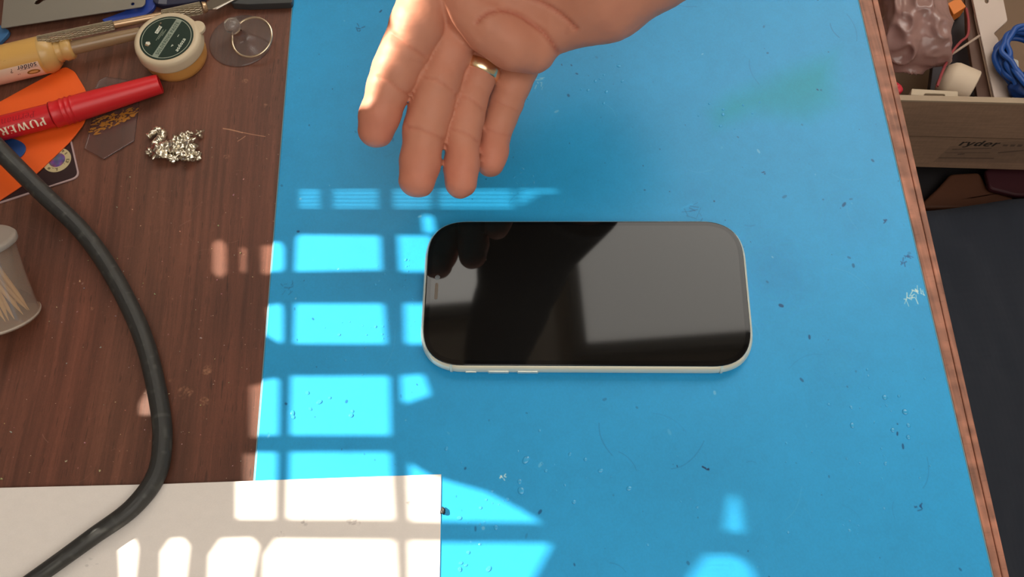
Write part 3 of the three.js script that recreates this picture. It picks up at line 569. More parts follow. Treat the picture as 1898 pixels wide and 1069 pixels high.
// scraps of solder
const solder = std(srgb(226, 218, 200), 0.2, { metalness: 0.92 });
{
  const crag = (seed, f1 = 2.2) => (v) => 0.66 + 0.5 * noise3(v.x * f1 + 7, v.y * f1, v.z * f1, seed) + 0.55 * Math.abs(noise3(v.x * 3.4, v.y * 3.4 + 3, v.z * 3.4, seed + 9)) + 0.10 * noise3(v.x * 8, v.y * 8, v.z * 8, seed + 3);
  const blob = (px, py, hwx, hwz, hy, seed, det = 5, f1) => { const c = at(px, py, DESK + hy * 0.8), k = perPx(c); const g = lump(1, det, crag(seed, f1)).rotateX(seed).rotateY(seed * 1.7).scale(k * hwx, hy, k * hwz); g.computeBoundingBox(); return g.translate(c.x, DESK - g.boundingBox.min.y, c.z); };
  const label = { a: 'curled silvery solder scrap, leftmost of the shiny scraps on the desk', b: 'largest craggy lump of silvery solder in the scrap heap', c: 'small silvery solder nugget at the upper right of the scrap heap' };
  const curl = [[275, 253], [281, 249], [288, 243], [296, 240], [302, 246], [301, 255], [293, 260], [287, 268], [288, 277], [294, 286]].map(([x, y], i) => at(x, y, DESK + 0.0022));
  const tg = tube(curl, (t) => 0.0019 + 0.0006 * noise3(t * 22, 1, 5, 3), 90, 14);
  const p = tg.attributes.position; for (let i = 0; i < p.count; i++) { const x = p.getX(i), y = p.getY(i), z = p.getZ(i), n = 0.0006; p.setXYZ(i, x + n * noise3(x * 900, y * 900, z * 900, 1), Math.max(DESK + 0.0001, y + n * noise3(x * 900, y * 900, z * 900, 2)), z + n * noise3(x * 900, y * 900, z * 900, 3)); }
  const strip = (g) => { g.deleteAttribute('uv'); g.deleteAttribute('normal'); g = mergeVertices(g, 1e-7); g.computeVertexNormals(); return g; };
  const grp = 'silvery solder scraps in a heap';
  tag(mesh('solder_scrap', mergeGeometries([strip(tg), strip(blob(299, 281, 18, 22, 0.0036, 3)), strip(blob(280, 281, 9, 9, 0.0018, 5))]), solder), label.a, 'solder', grp);
  tag(mesh('solder_scrap', mergeGeometries([strip(blob(328, 268, 15, 20, 0.0042, 11)), strip(blob(350, 270, 17, 16, 0.0036, 13)), strip(blob(345, 258, 12, 10, 0.0030, 19)), strip(blob(348, 290, 16, 13, 0.0030, 17)), strip(blob(322, 294, 10, 9, 0.0022, 23)), strip(blob(362, 288, 13, 11, 0.0024, 29)), strip(blob(351, 250, 9, 6, 0.0022, 37))]), solder), label.b, 'solder', grp);
  tag(mesh('solder_scrap', strip(blob(370, 250, 8, 8, 0.0022, 41, 3, 1.4)), solder), label.c, 'solder', grp);
}
// steel plate and plastic tools along the far edge
{
  const h = DESK + 0.0052, hole = (x, y, rx, ry, n = 20) => Array.from({ length: n }, (_, k) => { const a = -k / n * 6.2832; return at(x + rx * Math.cos(a), y + ry * Math.sin(a), h); });
  const slot = [[63, 6], [67, 8], [72, 7], [80, 1], [100, -4], [150, -14], [150, -20], [96, -10], [76, -5], [66, 1]].map(([x, y]) => at(x, y, h));
  const pl = rounded([at(13, -60, h), at(1.5, 52, h), at(268, 11.5, h), at(276, -60, h)], [0.001, 0.0008, 0.003, 0.001]);
  tag(mesh('steel_plate', plate(pl, h - 0.0008, h, 0.00015, [slot, hole(245.6, 6.8, 3.4, 2.8)], 1), std(srgb(150, 145, 136), 0.42, { metalness: 0.55, bumpMap: grey(256, 256, (u, v) => noise2(u * 12, v * 90, 12, 90, 1)), bumpScale: 0.0001 })), 'grey steel plate with a slot and a round hole at the far left', 'plate');
  const flat = (name, pts, y0, y1, color, label, cat, more) => tag(mesh(name, plate(rounded(pts.map(([x, y]) => at(x, y, DESK + y1)), 0.0012), DESK + y0, DESK + y1, 0.0003, [], 2), std(color, 0.3, more)), label, cat);
  flat('spudger', [[188, 36], [232, 20], [262, -20], [300, -20], [284, 16], [262, 33], [205, 49]], 0.0004, 0.0024, srgb(44, 68, 150), 'dark blue plastic spudger sticking out under the steel plate', 'spudger');
  flat('pry_tool', [[-40, 30], [2, 47], [17, 56], [14, 64], [-2, 80], [-40, 92]], 0.0004, 0.0026, srgb(58, 104, 150), 'blue plastic pry tool tip at the left edge, below the steel plate', 'tool');
  {
    const t = thing('tool_case', 'dark navy flat tool case behind the craft knife handle', 'case');
    const P = (pts, y) => pts.map(([a, b]) => at(a, b, DESK + y));
    mesh('shell', plate(rounded(P([[280, -60], [283, 4], [300, 10], [345, 6], [378, -1], [400, -60]], 0.004), 0.002), DESK + 0.0004, DESK + 0.004, 0.0006), std(srgb(38, 42, 66), 0.4), t);
    mesh('grey_band', plate(P([[300, -40], [293, 6.5], [308, 7.5], [318, -40]], 0.0043), DESK + 0.0038, DESK + 0.0043, 0.0001, [], 1), std(srgb(96, 98, 112), 0.4), t);
  }
  flat('slate_bar', [[428, -40], [428, 6], [460, 8], [541, 5], [546, -40]], 0.0004, 0.005, srgb(62, 64, 66), 'dark grey flat bar at the far edge beside the blue mat', 'bar');
}
// toothpicks in a clear cup, its grey lid on top
{
  const B = at(5, 600, DESK + 0.0006), T = at(-44, 466, DESK + 0.030), d = T.clone().sub(B).normalize(), L = T.clone().sub(B).length();
  const up = d, R = 0.0196, q = new THREE.Quaternion().setFromUnitVectors(V(0, 1, 0), up);
  const t = thing('toothpick_cup', 'clear plastic toothpick cup with a frosted lid at the left edge', 'cup');
  const clear = std(srgb(228, 212, 196), 0.06, { transmission: 0.74, thickness: 0 });
  const base = B.clone().add(V(0, 0.006, 0));
  mesh('cup_wall', turned([[0.0012, 0], [0.0012, R - 0.0016], [0.0, R - 0.0004], [0.0002, R + 0.0002], [0.0016, R + 0.0001], [0.004, R - 0.0007], [L * 0.5, R - 0.0014], [L, R - 0.0012]], base, base.clone().add(d), 64), clear, t);
  mesh('rim', new THREE.TorusGeometry(R - 0.0002, 0.0006, 10, 72).rotateX(Math.PI / 2).applyQuaternion(q).translate(base.x + d.x * 0.001, base.y + d.y * 0.001, base.z + d.z * 0.001), std(srgb(226, 214, 202), 0.3, { transmission: 0.5, thickness: 0 }), t);
  mesh('lid', turned([[L - 0.001, R], [L - 0.0006, R + 0.0006], [L + 0.001, R + 0.0006], [L + 0.0019, R - 0.0002], [L + 0.002, R - 0.002], [L + 0.002, 0]], base, base.clone().add(d), 64), std(srgb(166, 157, 148), 0.5, { transmission: 0.15, thickness: 0 }), t);
  const tips = [[70, 586], [62, 606], [37, 620], [43, 649], [60, 580], [10, 668], [24, 634], [50, 572], [5, 640], [-20, 660], [-30, 630], [30, 560]];
  const pick = turned([[0, 0.00012], [0.006, 0.0009], [0.010, 0.00105], [0.034, 0.00105], [0.040, 0.0005], [0.0405, 0]], V(0, 0, 0), V(0, 1, 0), 12), wood = std(srgb(232, 206, 158), 0.6);
  const r = rng(8); let first;
  tips.forEach(([x, y], i) => {
    let a = at(x, y, DESK + 0.0085);
    const top = base.clone().addScaledVector(d, 0.038).add(V((r() - 0.5) * 0.012, (r() - 0.5) * 0.004, (r() - 0.5) * 0.010));
    const rel = a.clone().sub(base), along = rel.dot(d), side = rel.clone().addScaledVector(d, -along); if (side.length() > R - 0.0026) side.setLength(R - 0.0026);
    a = base.clone().addScaledVector(d, 0.0035 + 0.001 * r()).add(side);
    let o; if (!first) { o = first = tag(mesh('toothpick', pick, wood), null, 'toothpick', 'toothpicks in the clear cup'); } else { o = first.clone(); o.name = numbered('toothpick'); scene.add(o); }
    o.userData.label = 'pale wooden toothpick standing among others inside the clear cup';
    o.position.copy(a); o.quaternion.setFromUnitVectors(V(0, 1, 0), top.sub(a).normalize());
  });
}

// ------------------------------------------------------------------ below the right edge of the desk
{
  const SEAT = -0.33;
  // bench that carries the cardboard box and the navy cloth
  const bench = thing('bench', 'dark low bench under the cardboard box, right of the desk', 'bench');
  mesh('bench_top', new RoundedBoxGeometry(0.62, 0.03, 0.95, 3, 0.004).translate(0.55, SEAT - 0.0151, -0.03), std(srgb(34, 30, 32), 0.6), bench);
  for (const [x, z] of [[0.29, -0.45], [0.81, -0.45], [0.29, 0.39], [0.81, 0.39]]) mesh('leg', box(x - 0.02, x + 0.02, FLOOR, SEAT - 0.03, z - 0.02, z + 0.02), std(srgb(34, 30, 32), 0.6), bench);

  const HR = -0.20, A0 = at(1655, 185, HR), B0 = at(1898, 191, HR), along = B0.clone().sub(A0).normalize(), back = V(along.z, 0, -along.x);   // back points away from the viewer
  const onFront = (px, py) => { const e = eye.clone().sub(A0), d = at(px, py, -1).sub(eye), k = -e.dot(back) / d.dot(back); const p = eye.clone().addScaledVector(d, k); return [p.clone().sub(A0).dot(along), p.y]; };
  const hb = onFront(1700, 309)[1], hf = onFront(1760, 251)[1];
  const u0 = -0.05, u1 = 0.34, D = 0.26, t = 0.0035;
  const o = thing('cardboard_box', 'open brown cardboard box full of odds and ends below the desk edge', 'box', V(A0.x, 0, A0.z));
  o.rotation.y = Math.atan2(-along.z, along.x);             // local x = along the rim, local -z = back
  const cv = paint(1024, 320, (u, v) => { const n = noise2(u * 30, v * 60, 30, 60, 3), f = noise2(u * 300, v * 20, 300, 20, 4), low = noise2(u * 5, v * 3, 5, 3, 6); const k = 1 + 0.08 * (n - 0.5) + 0.05 * (f - 0.5) + 0.14 * (low - 0.5); return [146 * k, 117 * k, 97 * k]; });
  {
    const x = cv[1], P = (px, py) => { const [u, h] = onFront(px, py); return [(u - u0) / (u1 - u0) * 1024, (HR - h) / (HR - hb) * 320]; };
    const a = P(1774, 271), b = P(1850, 269), quad = [P(1762, 272), P(1898, 262), P(1898, 303), P(1730, 300)];
    x.fillStyle = 'rgba(70,56,50,0.20)'; x.beginPath(); quad.forEach((q, i) => i ? x.lineTo(...q) : x.moveTo(...q)); x.fill();
    x.save(); x.translate(...a); x.fillStyle = 'rgb(22,16,14)'; x.font = 'italic bold 34px sans-serif'; x.textBaseline = 'alphabetic'; x.fillText('ryder', 0, 0, b[0] - a[0]); x.fillStyle = 'rgba(60,48,42,0.55)'; x.font = 'italic 20px sans-serif'; for (let i = 0; i < 10; i++) x.fillRect(b[0] - a[0] + 12 + i * 15, -11 - (i % 3), 10, 9 + (i % 3)); x.restore();
    x.strokeStyle = 'rgba(62,48,42,0.5)';
    for (const [p, q, w] of [[[1765, 278], [1838, 276], 5], [[1752, 284], [1835, 284], 3], [[1775, 287], [1788, 286], 6], [[1740, 293], [1842, 294], 5], [[1850, 284], [1898, 280], 6]]) { x.lineWidth = w; x.beginPath(); x.moveTo(...P(...p)); x.lineTo(...P(...q)); x.stroke(); }
  }
  const card = std(0xffffff, 0.85, { map: canvasTexture(cv[0]) }), plain = std(srgb(120, 96, 76), 0.85);
  {
    const prof = [[0, hb], [-0.001, hf - 0.004], [0.0012, hf], [0.0004, HR], [-t, HR], [-t, hb]], s = new THREE.Shape(prof.map((p) => new THREE.Vector2(...p)));
    const g = new THREE.ExtrudeGeometry(s, { depth: u1 - u0, bevelEnabled: false }), p = g.attributes.position, uv = g.attributes.uv;   // shape x = towards the viewer, y = up, depth = along
    for (let i = 0; i < p.count; i++) { const [a, b, c] = [p.getX(i), p.getY(i), p.getZ(i)]; p.setXYZ(i, u1 - c, b, a); uv.setXY(i, (u1 - c - u0) / (u1 - u0), (b - hb) / (HR - hb)); }
    g.computeVertexNormals();
    mesh('front_panel', g, card, o);
    mesh('side_panel', box(u0, u0 + t, hb, HR, -D, -t), plain, o); mesh('side_panel', box(u1 - t, u1, hb, HR, -D, -t), plain, o);
    mesh('back_panel', box(u0 + t, u1 - t, hb, HR, -D, -D + t), plain, o); mesh('bottom_panel', box(u0 + t, u1 - t, hb, hb + t, -D + t, -t), plain, o);
    mesh('rim_flange', box(u0, u1, HR - 0.001, HR + 0.0008, -0.0042, 0.0006), std(srgb(168, 148, 126), 0.8), o);
  }
  const inBox = (px, py, below) => at(px, py, HR - below);
  // crumpled plastic bag
  {
    const c = inBox(1684, 48, 0.012), k = perPx(c);
    let g = lump(1, 24, (v) => { const a = noise3(v.x * 1.6 + 4, v.y * 1.6, v.z * 1.6, 5), f = Math.abs(noise3(v.x * 2.1, v.y * 2.1, v.z * 2.1, 6)), e = Math.abs(noise3(v.x * 5, v.y * 5, v.z * 5, 8)), w = Math.abs(noise3(v.x * 13, v.y * 13, v.z * 13, 9)); return 0.82 + 0.10 * a + 0.15 * (1 - f) ** 3 + 0.025 * (1 - e) ** 2; });
    { const p = g.attributes.position; for (let i = 0; i < p.count; i++) { const x = p.getX(i), z = p.getZ(i), q = Math.hypot(x, z) / Math.max(1e-6, (Math.abs(x) ** 3.5 + Math.abs(z) ** 3.5) ** (1 / 3.5)); p.setX(i, x * q); p.setZ(i, z * q); } }
    g.scale(k * 70, 0.030, k * 116).rotateY(-0.16); g.computeVertexNormals();
    const o2 = mesh('plastic_bag', g, std(srgb(186, 146, 140), 0.2, { transmission: 0.45, thickness: 0, specularIntensity: 1 }));
    o2.position.set(c.x, c.y + 0.006, c.z); tag(o2, 'crumpled pinkish translucent plastic bag at the left end of the cardboard box', 'bag');
    const r2 = inBox(1661, 166, 0.012), red = lump(1, 3, (v) => 0.9 + 0.2 * noise3(v.x * 2, v.y * 2, v.z * 2, 3)).scale(k * 11, 0.006, k * 13);
    const o3 = mesh('plastic_plug', red, std(srgb(200, 45, 62), 0.4)); o3.position.copy(r2); tag(o3, 'small pinkish red plastic plug under the bag at the box rim', 'plug');
  }
  // brown divider strip, white plate, orange block
  const strip = (name, pts, below, thick, color, label, cat, more = {}) => tag(mesh(name, plate(rounded(pts.map(([x, y]) => inBox(x, y, below)), more.round ?? 0.001), HR - below - thick, HR - below, 0.0005, more.holes ?? []), std(color, more.rough ?? 0.6)), label, cat);
  strip('wood_slat', [[1786, -60], [1800, -60], [1806, 30], [1838, 182], [1812, 183], [1792, 60]], 0.018, 0.004, srgb(92, 62, 48), 'dark brown wooden slat standing between the white plate and the wires', 'slat');
  strip('wooden_board', [[1640, -90], [1800, -90], [1786, 20], [1752, 46], [1742, 10]], 0.034, 0.006, srgb(136, 92, 62), 'light brown wooden board at the far end inside the box', 'board');
  strip('dark_pouch', [[1738, 50], [1800, 14], [1815, 178], [1722, 180]], 0.042, 0.008, srgb(44, 34, 44), 'dark purple grey pouch lying deep in the box under the red wire', 'pouch', { round: 0.006 });
  const hole = Array.from({ length: 16 }, (_, k) => inBox(1829 + 3.5 * Math.cos(-k / 16 * 6.2832), 1 + 5 * Math.sin(-k / 16 * 6.2832), 0.011));
  strip('white_tag', [[1799, -20], [1856, -20], [1862, 8], [1868, 38], [1842, 62], [1850, 70], [1862, 120], [1876, 184], [1844, 185], [1822, 85], [1812, 40]], 0.011, 0.003, srgb(196, 178, 168), 'long white plastic tag with a punched hole, beside the blue cable', 'tag', { holes: [hole], round: 0.002 });
  strip('orange_block', [[1757, 6], [1778, -6], [1791, 12], [1768, 27]], 0.010, 0.012, srgb(214, 120, 44), 'small orange block at the top of the box', 'block');
  strip('white_card', [[1850, 94], [1888, 112], [1890, 140], [1876, 146], [1862, 128], [1844, 118]], 0.0060, 0.001, srgb(176, 172, 164), 'small white card inside the loop of blue cable', 'card');
  strip('white_rail', [[1690, 164], [1776, 169], [1776, 181], [1752, 182], [1751, 174], [1714, 173], [1712, 178], [1688, 176]], 0.006, 0.008, srgb(190, 172, 148), 'cream plastic rail lying along the near rim of the box', 'rail');
  // white roll with a dark core
  {
    const a = inBox(1748, 146, 0.020), b = inBox(1800, 168, 0.020), k = perPx(a), t = thing('roll', 'white roll with a dark grey end at the near rim of the box', 'roll');
    mesh('wrap', turned([[-0.003, 0], [-0.003, 0.006], [-0.001, 0.0115], [0.003, 0.0150], [0.006, 0.0160], [a.distanceTo(b) - 0.001, 0.0160], [a.distanceTo(b), 0.0152], [a.distanceTo(b), 0.0122], [a.distanceTo(b) - 0.001, 0.0120]], a, b, 40), std(srgb(206, 186, 164), 0.6), t);
    mesh('core', turned([[a.distanceTo(b) - 0.002, 0], [a.distanceTo(b) - 0.002, 0.0121], [a.distanceTo(b) - 0.0005, 0.0120], [a.distanceTo(b) - 0.0004, 0]].reverse(), a, b, 32), std(srgb(62, 54, 50), 0.7), t);
  }
  tag(mesh('red_wire', tube([[1737, 160, 0.004], [1748, 130, 0.004], [1764, 98, 0.005], [1780, 78, 0.008], [1793, 66, 0.012], [1795, 40, 0.015], [1790, 10, 0.02]].map(([x, y, b]) => inBox(x, y, b)), 0.0011, 50, 10), std(srgb(150, 62, 66), 0.5)), 'thin dull red wire running across the box contents', 'wire');
  tag(mesh('white_stick', tube([inBox(1746, 112, 0.012), inBox(1780, 90, 0.0085), inBox(1816, 66, 0.0065)], 0.0010, 20, 10), std(srgb(178, 156, 140), 0.5)), 'thin pale plastic stick crossing the red wire in the box', 'stick');
  // coil of blue cable
  {
    const r = rng(17), pts = [], c = inBox(1905, 118, 0.0015), k = perPx(c);
    for (let i = 0; i <= 110; i++) { const a = i / 110 * 6.2832 * 6.5, rad = 54 + 14 * Math.sin(i * 0.55) * r() - 5 * Math.cos(a * 2) + 6 * noise3(i * 0.13, 2, 3, 4); pts.push(V(c.x + k * rad * Math.cos(a) * 0.95, c.y + 0.003 + 0.006 * Math.sin(i * 0.31), c.z + k * rad * Math.sin(a) * 1.15)); }
    tag(mesh('blue_cable', tube(pts, 0.0022, 500, 9), std(srgb(22, 74, 152), 0.45)), 'coiled bright blue cable at the right end of the box', 'cable');
    const pc = inBox(1899, 160, 0.002);
    const o2 = mesh('blue_bundle', lump(1, 4, (v) => 0.85 + 0.2 * noise3(v.x * 2, v.y * 2, v.z * 2, 2) - 0.12 * Math.abs(noise3(v.x * 6, v.y * 6, v.z * 6, 4))).scale(k * 36, 0.012, k * 34), std(srgb(16, 54, 118), 0.5));
    o2.position.copy(pc); tag(o2, 'bundled dark blue cable wrap under the blue coil', 'cable');
  }
  // under the box
  const low = (name, pts, y, thick, color, label, cat, round) => tag(mesh(name, plate(rounded(pts.map(([x, y2]) => at(x, y2, y)), round), y - thick, y, 0.002, [], 3), std(color, 0.6)), label, cat);
  low('leather_piece', [[1700, 385], [1742, 345], [1762, 322], [1816, 319], [1830, 348], [1885, 350], [1870, 385]], SEAT + 0.012, 0.0115, srgb(92, 54, 34), 'brown leather piece in the dark gap under the cardboard box', 'leather', 0.004);
  low('maroon_cloth', [[1826, 312], [1940, 306], [1940, 362], [1884, 362], [1834, 349]], SEAT + 0.020, 0.006, srgb(62, 18, 28), 'dark maroon cloth folded under the right end of the cardboard box', 'cloth', 0.004);
  // navy cloth in front of them
  {
    const y = SEAT + 0.055, a = at(1690, 374, y), b = at(1905, 366, y), e = at(1800, 1130, y);
    const x0 = a.x - 0.07, x1 = b.x + 0.2, z0 = (a.z + b.z) / 2 - 0.002, z1 = 0.40, nx = 90, nz = 120, T2 = 0.05;
    const g = new THREE.BoxGeometry(x1 - x0, T2, z1 - z0, nx, 5, nz), p = g.attributes.position;
    for (let i = 0; i < p.count; i++) {
      let X = p.getX(i), Y = p.getY(i), Z = p.getZ(i); const u = X / (x1 - x0) + 0.5, v = Z / (z1 - z0) + 0.5;
      const edge = Math.min(1, v / 0.05), rr = Math.sqrt(1 - (1 - edge) ** 2);
      const wave = 0.006 * noise3(X * 14 + 3, 0, Z * 9, 3) + 0.0035 * noise3(X * 40, 1, Z * 22, 4) + 0.0010 * noise3(X * 120, 2, Z * 90, 5);
      if (Y > -T2 / 2 + 0.002) Y += wave * (Y / T2 + 0.5); if (Y > 0) Y *= 0.55 + 0.45 * rr;
      p.setXYZ(i, X + (x0 + x1) / 2, Y + SEAT + T2 / 2 + 0.0003, Z + (z0 + z1) / 2 + 0.006 * noise3(X * 9, 5, 1, 2));
    }
    g.computeVertexNormals();
    const cloth = std(srgb(31, 36, 47), 0.95, { sheen: 0.2, sheenColor: new THREE.Color(0.2, 0.24, 0.32), bumpMap: grey(256, 256, (u, v) => 0.5 + 0.25 * Math.sin(u * 256 * 2.2) + 0.25 * Math.sin(v * 256 * 2.2 + u * 40)), bumpScale: 0.0002 });
    tag(mesh('navy_cloth', g, cloth), 'dark navy cloth spread below the desk edge, in front of the cardboard box', 'cloth');
  }
}

// ------------------------------------------------------------------ the hand
{
  const J = (x, y, h, hw) => { const p = at(x, y, h); return { p, r: hw * perPx(p) }; };
  const fingers = {
    index: [J(698, 241, 0.0605, 33), J(704, 212, 0.0645, 37), J(719, 166, 0.0700, 39), J(734, 130, 0.0745, 43), J(750, 97, 0.0785, 45), J(772, 48, 0.0835, 50), J(786, 2, 0.0870, 47), J(806, -60, 0.092, 52)],
    middle: [J(774, 333, 0.0510, 34), J(779, 300, 0.0535, 37.5), J(787, 243, 0.0580, 39), J(799, 200, 0.0620, 40), J(811, 155, 0.0665, 42), J(831, 98, 0.0715, 42), J(850, 45, 0.0760, 42), J(874, -15, 0.083, 50)],
    ring: [J(854, 338, 0.0450, 30), J(856, 305, 0.0475, 32), J(857, 250, 0.0515, 33), J(863, 218, 0.0545, 33), J(868, 186, 0.0570, 34), J(884, 143, 0.0605, 33), J(899, 105, 0.0630, 32), J(935, 35, 0.073, 48)],
    little: [J(909, 302, 0.0395, 26.5), J(913, 280, 0.0410, 28), J(918, 246, 0.0435, 28), J(928, 218, 0.0455, 30), J(936, 192, 0.0475, 31), J(949, 155, 0.0505, 35), J(960, 118, 0.0535, 40), J(985, 60, 0.064, 46)],
    thumb: [J(712, -300, 0.134, 38), J(730, -280, 0.131, 43), J(765, -250, 0.126, 44), J(815, -222, 0.120, 50), J(880, -195, 0.112, 62), J(970, -165, 0.105, 78)],
  };
  const palm = [
    [J(806, -60, 0.092, 52), J(1130, -230, 0.104, 95)], [J(880, -15, 0.087, 54), J(1150, -220, 0.104, 95)], [J(935, 30, 0.079, 52), J(1170, -190, 0.102, 95)], [J(985, 48, 0.071, 50), J(1190, -140, 0.098, 95)],
    [J(900, -160, 0.106, 90), J(1100, -230, 0.106, 100)],
    [J(872, 22, 0.0855, 40), J(905, 52, 0.0825, 42)], [J(905, 52, 0.0825, 42), J(950, 82, 0.0770, 42)], [J(950, 82, 0.0770, 42), J(988, 95, 0.0715, 42)], [J(845, -30, 0.091, 46), J(872, 22, 0.0855, 40)],
    [J(1040, 38, 0.0770, 56), J(1120, -10, 0.0850, 82)], [J(1120, -10, 0.0850, 82), J(1250, -95, 0.100, 92)],
  ];
  const wrist = J(1200, -200, 0.108, 105), fore = { p: V(0.016, 0.215, -0.122), r: 0.028 }, elbow = V(-0.022, 0.55, -0.165);
  const mid = { p: wrist.p.clone().lerp(fore.p, 0.75), r: 0.027 };
  const arm = [[J(1100, -140, 0.102, 110), wrist], [wrist, mid]];

  const cone = ({ p: a, r: ra }, { p: b, r: rb }) => { const bx = b.x - a.x, by = b.y - a.y, bz = b.z - a.z, l2 = bx * bx + by * by + bz * bz, rr = ra - rb, a2 = l2 - rr * rr, il2 = 1 / l2; return { ax: a.x, ay: a.y, az: a.z, bx, by, bz, l2, rr, a2, il2, ra, rb }; };
  const sd = (c, x, y, z) => {
    const px = x - c.ax, py = y - c.ay, pz = z - c.az, yy = px * c.bx + py * c.by + pz * c.bz, zz = yy - c.l2, qx = px * c.l2 - c.bx * yy, qy = py * c.l2 - c.by * yy, qz = pz * c.l2 - c.bz * yy, x2 = qx * qx + qy * qy + qz * qz, y2 = yy * yy * c.l2, z2 = zz * zz * c.l2, k = Math.sign(c.rr) * c.rr * c.rr * x2;
    if (Math.sign(zz) * c.a2 * z2 > k) return Math.sqrt(x2 + z2) * c.il2 - c.rb;
    if (Math.sign(yy) * c.a2 * y2 < k) return Math.sqrt(x2 + y2) * c.il2 - c.ra;
    return (Math.sqrt(x2 * c.a2 * c.il2) + yy * c.rr) * c.il2 - c.ra;
  };
  const smin = (a, b, k) => { const h = Math.max(k - Math.abs(a - b), 0) / k; return Math.min(a, b) - h * h * k * 0.25; };
  const chains = Object.values(fingers).map((c) => c.slice(1).map((j, i) => cone(c[i], j)));
  const palmC = palm.map(([a, b]) => cone(a, b)), armC = arm.map(([a, b]) => cone(a, b));
  const field = (x, y, z) => {
    let d = 1;
    for (let f = 0; f < chains.length; f++) { let e = 1; for (const c of chains[f]) e = smin(e, sd(c, x, y, z), 0.0022); d = smin(d, e, 0.0004); }
    let p = 1; for (let i = 0; i < palmC.length; i++) p = smin(p, sd(palmC[i], x, y, z), i < 5 ? 0.012 : 0.006);
    for (const c of armC) p = smin(p, sd(c, x, y, z), 0.02);
    return smin(d, p, 0.0016);
  };
  // surface nets on a grid, then moved onto the surface itself
  const S = 0.0011, lo = V(1e3, 1e3, 1e3), hi = V(-1e3, -1e3, -1e3);
  for (const j of [...Object.values(fingers).flat(), ...palm.flat(), ...arm.flat()]) { lo.min(j.p.clone().subScalar(j.r + 0.004)); hi.max(j.p.clone().addScalar(j.r + 0.004)); }
  const n = [0, 1, 2].map((i) => Math.ceil((hi.getComponent(i) - lo.getComponent(i)) / S) + 1), [nx, ny, nz] = n, val = new Float32Array(nx * ny * nz), C = 4;
  // far from the surface a coarse value will do
  const far = new Float32Array(Math.ceil(nx / C + 1) * Math.ceil(ny / C + 1) * Math.ceil(nz / C + 1)), fx = Math.ceil(nx / C + 1), fy = Math.ceil(ny / C + 1);
  for (let k = 0; k * C < nz + C; k++) for (let j = 0; j * C < ny + C; j++) for (let i = 0; i * C < nx + C; i++) if (i < fx && j < fy) far[(k * fy + j) * fx + i] = field(lo.x + i * C * S, lo.y + j * C * S, lo.z + k * C * S);
  for (let k = 0; k < nz; k++) for (let j = 0; j < ny; j++) for (let i = 0; i < nx; i++) { const q = far[(Math.round(k / C) * fy + Math.round(j / C)) * fx + Math.round(i / C)]; val[(k * ny + j) * nx + i] = Math.abs(q) > 6 * S ? q : field(lo.x + i * S, lo.y + j * S, lo.z + k * S); }
  const id = new Int32Array(nx * ny * nz).fill(-1), pos = [], tri = [], at3 = (i, j, k) => (k * ny + j) * nx + i;
  const corner = [[0, 0, 0], [1, 0, 0], [0, 1, 0], [1, 1, 0], [0, 0, 1], [1, 0, 1], [0, 1, 1], [1, 1, 1]], edges = [];
  for (let a = 0; a < 8; a++) for (const b of [1, 2, 4]) if (!(a & b)) edges.push([a, a | b]);
  for (let k = 0; k < nz - 1; k++) for (let j = 0; j < ny - 1; j++) for (let i = 0; i < nx - 1; i++) {
    let mask = 0; const v = []; for (let c = 0; c < 8; c++) { v[c] = val[at3(i + corner[c][0], j + corner[c][1], k + corner[c][2])]; if (v[c] < 0) mask |= 1 << c; }
    if (mask === 0 || mask === 255) continue;
    let m = 0, X = 0, Y = 0, Z = 0;
    for (const [a, b] of edges) if ((v[a] < 0) !== (v[b] < 0)) { const t = v[a] / (v[a] - v[b]); X += lerp(corner[a][0], corner[b][0], t); Y += lerp(corner[a][1], corner[b][1], t); Z += lerp(corner[a][2], corner[b][2], t); m++; }
    id[at3(i, j, k)] = pos.length / 3; pos.push(lo.x + (i + X / m) * S, lo.y + (j + Y / m) * S, lo.z + (k + Z / m) * S);
  }
  const quad = (a, b, c, d, flip) => { if (a < 0 || b < 0 || c < 0 || d < 0) return; flip ? tri.push(a, c, b, a, d, c) : tri.push(a, b, c, a, c, d); };
  for (let k = 1; k < nz - 1; k++) for (let j = 1; j < ny - 1; j++) for (let i = 1; i < nx - 1; i++) {
    const s = val[at3(i, j, k)] < 0;
    if (s !== val[at3(i + 1, j, k)] < 0) quad(id[at3(i, j - 1, k - 1)], id[at3(i, j, k - 1)], id[at3(i, j, k)], id[at3(i, j - 1, k)], !s);
    if (s !== val[at3(i, j + 1, k)] < 0) quad(id[at3(i - 1, j, k - 1)], id[at3(i - 1, j, k)], id[at3(i, j, k)], id[at3(i, j, k - 1)], !s);
    if (s !== val[at3(i, j, k + 1)] < 0) quad(id[at3(i - 1, j - 1, k)], id[at3(i, j - 1, k)], id[at3(i, j, k)], id[at3(i - 1, j, k)], !s);
  }
  const grad = (x, y, z) => { const e = 0.0003; return V(field(x + e, y, z) - field(x - e, y, z), field(x, y + e, z) - field(x, y - e, z), field(x, y, z + e) - field(x, y, z - e)).divideScalar(2 * e); };
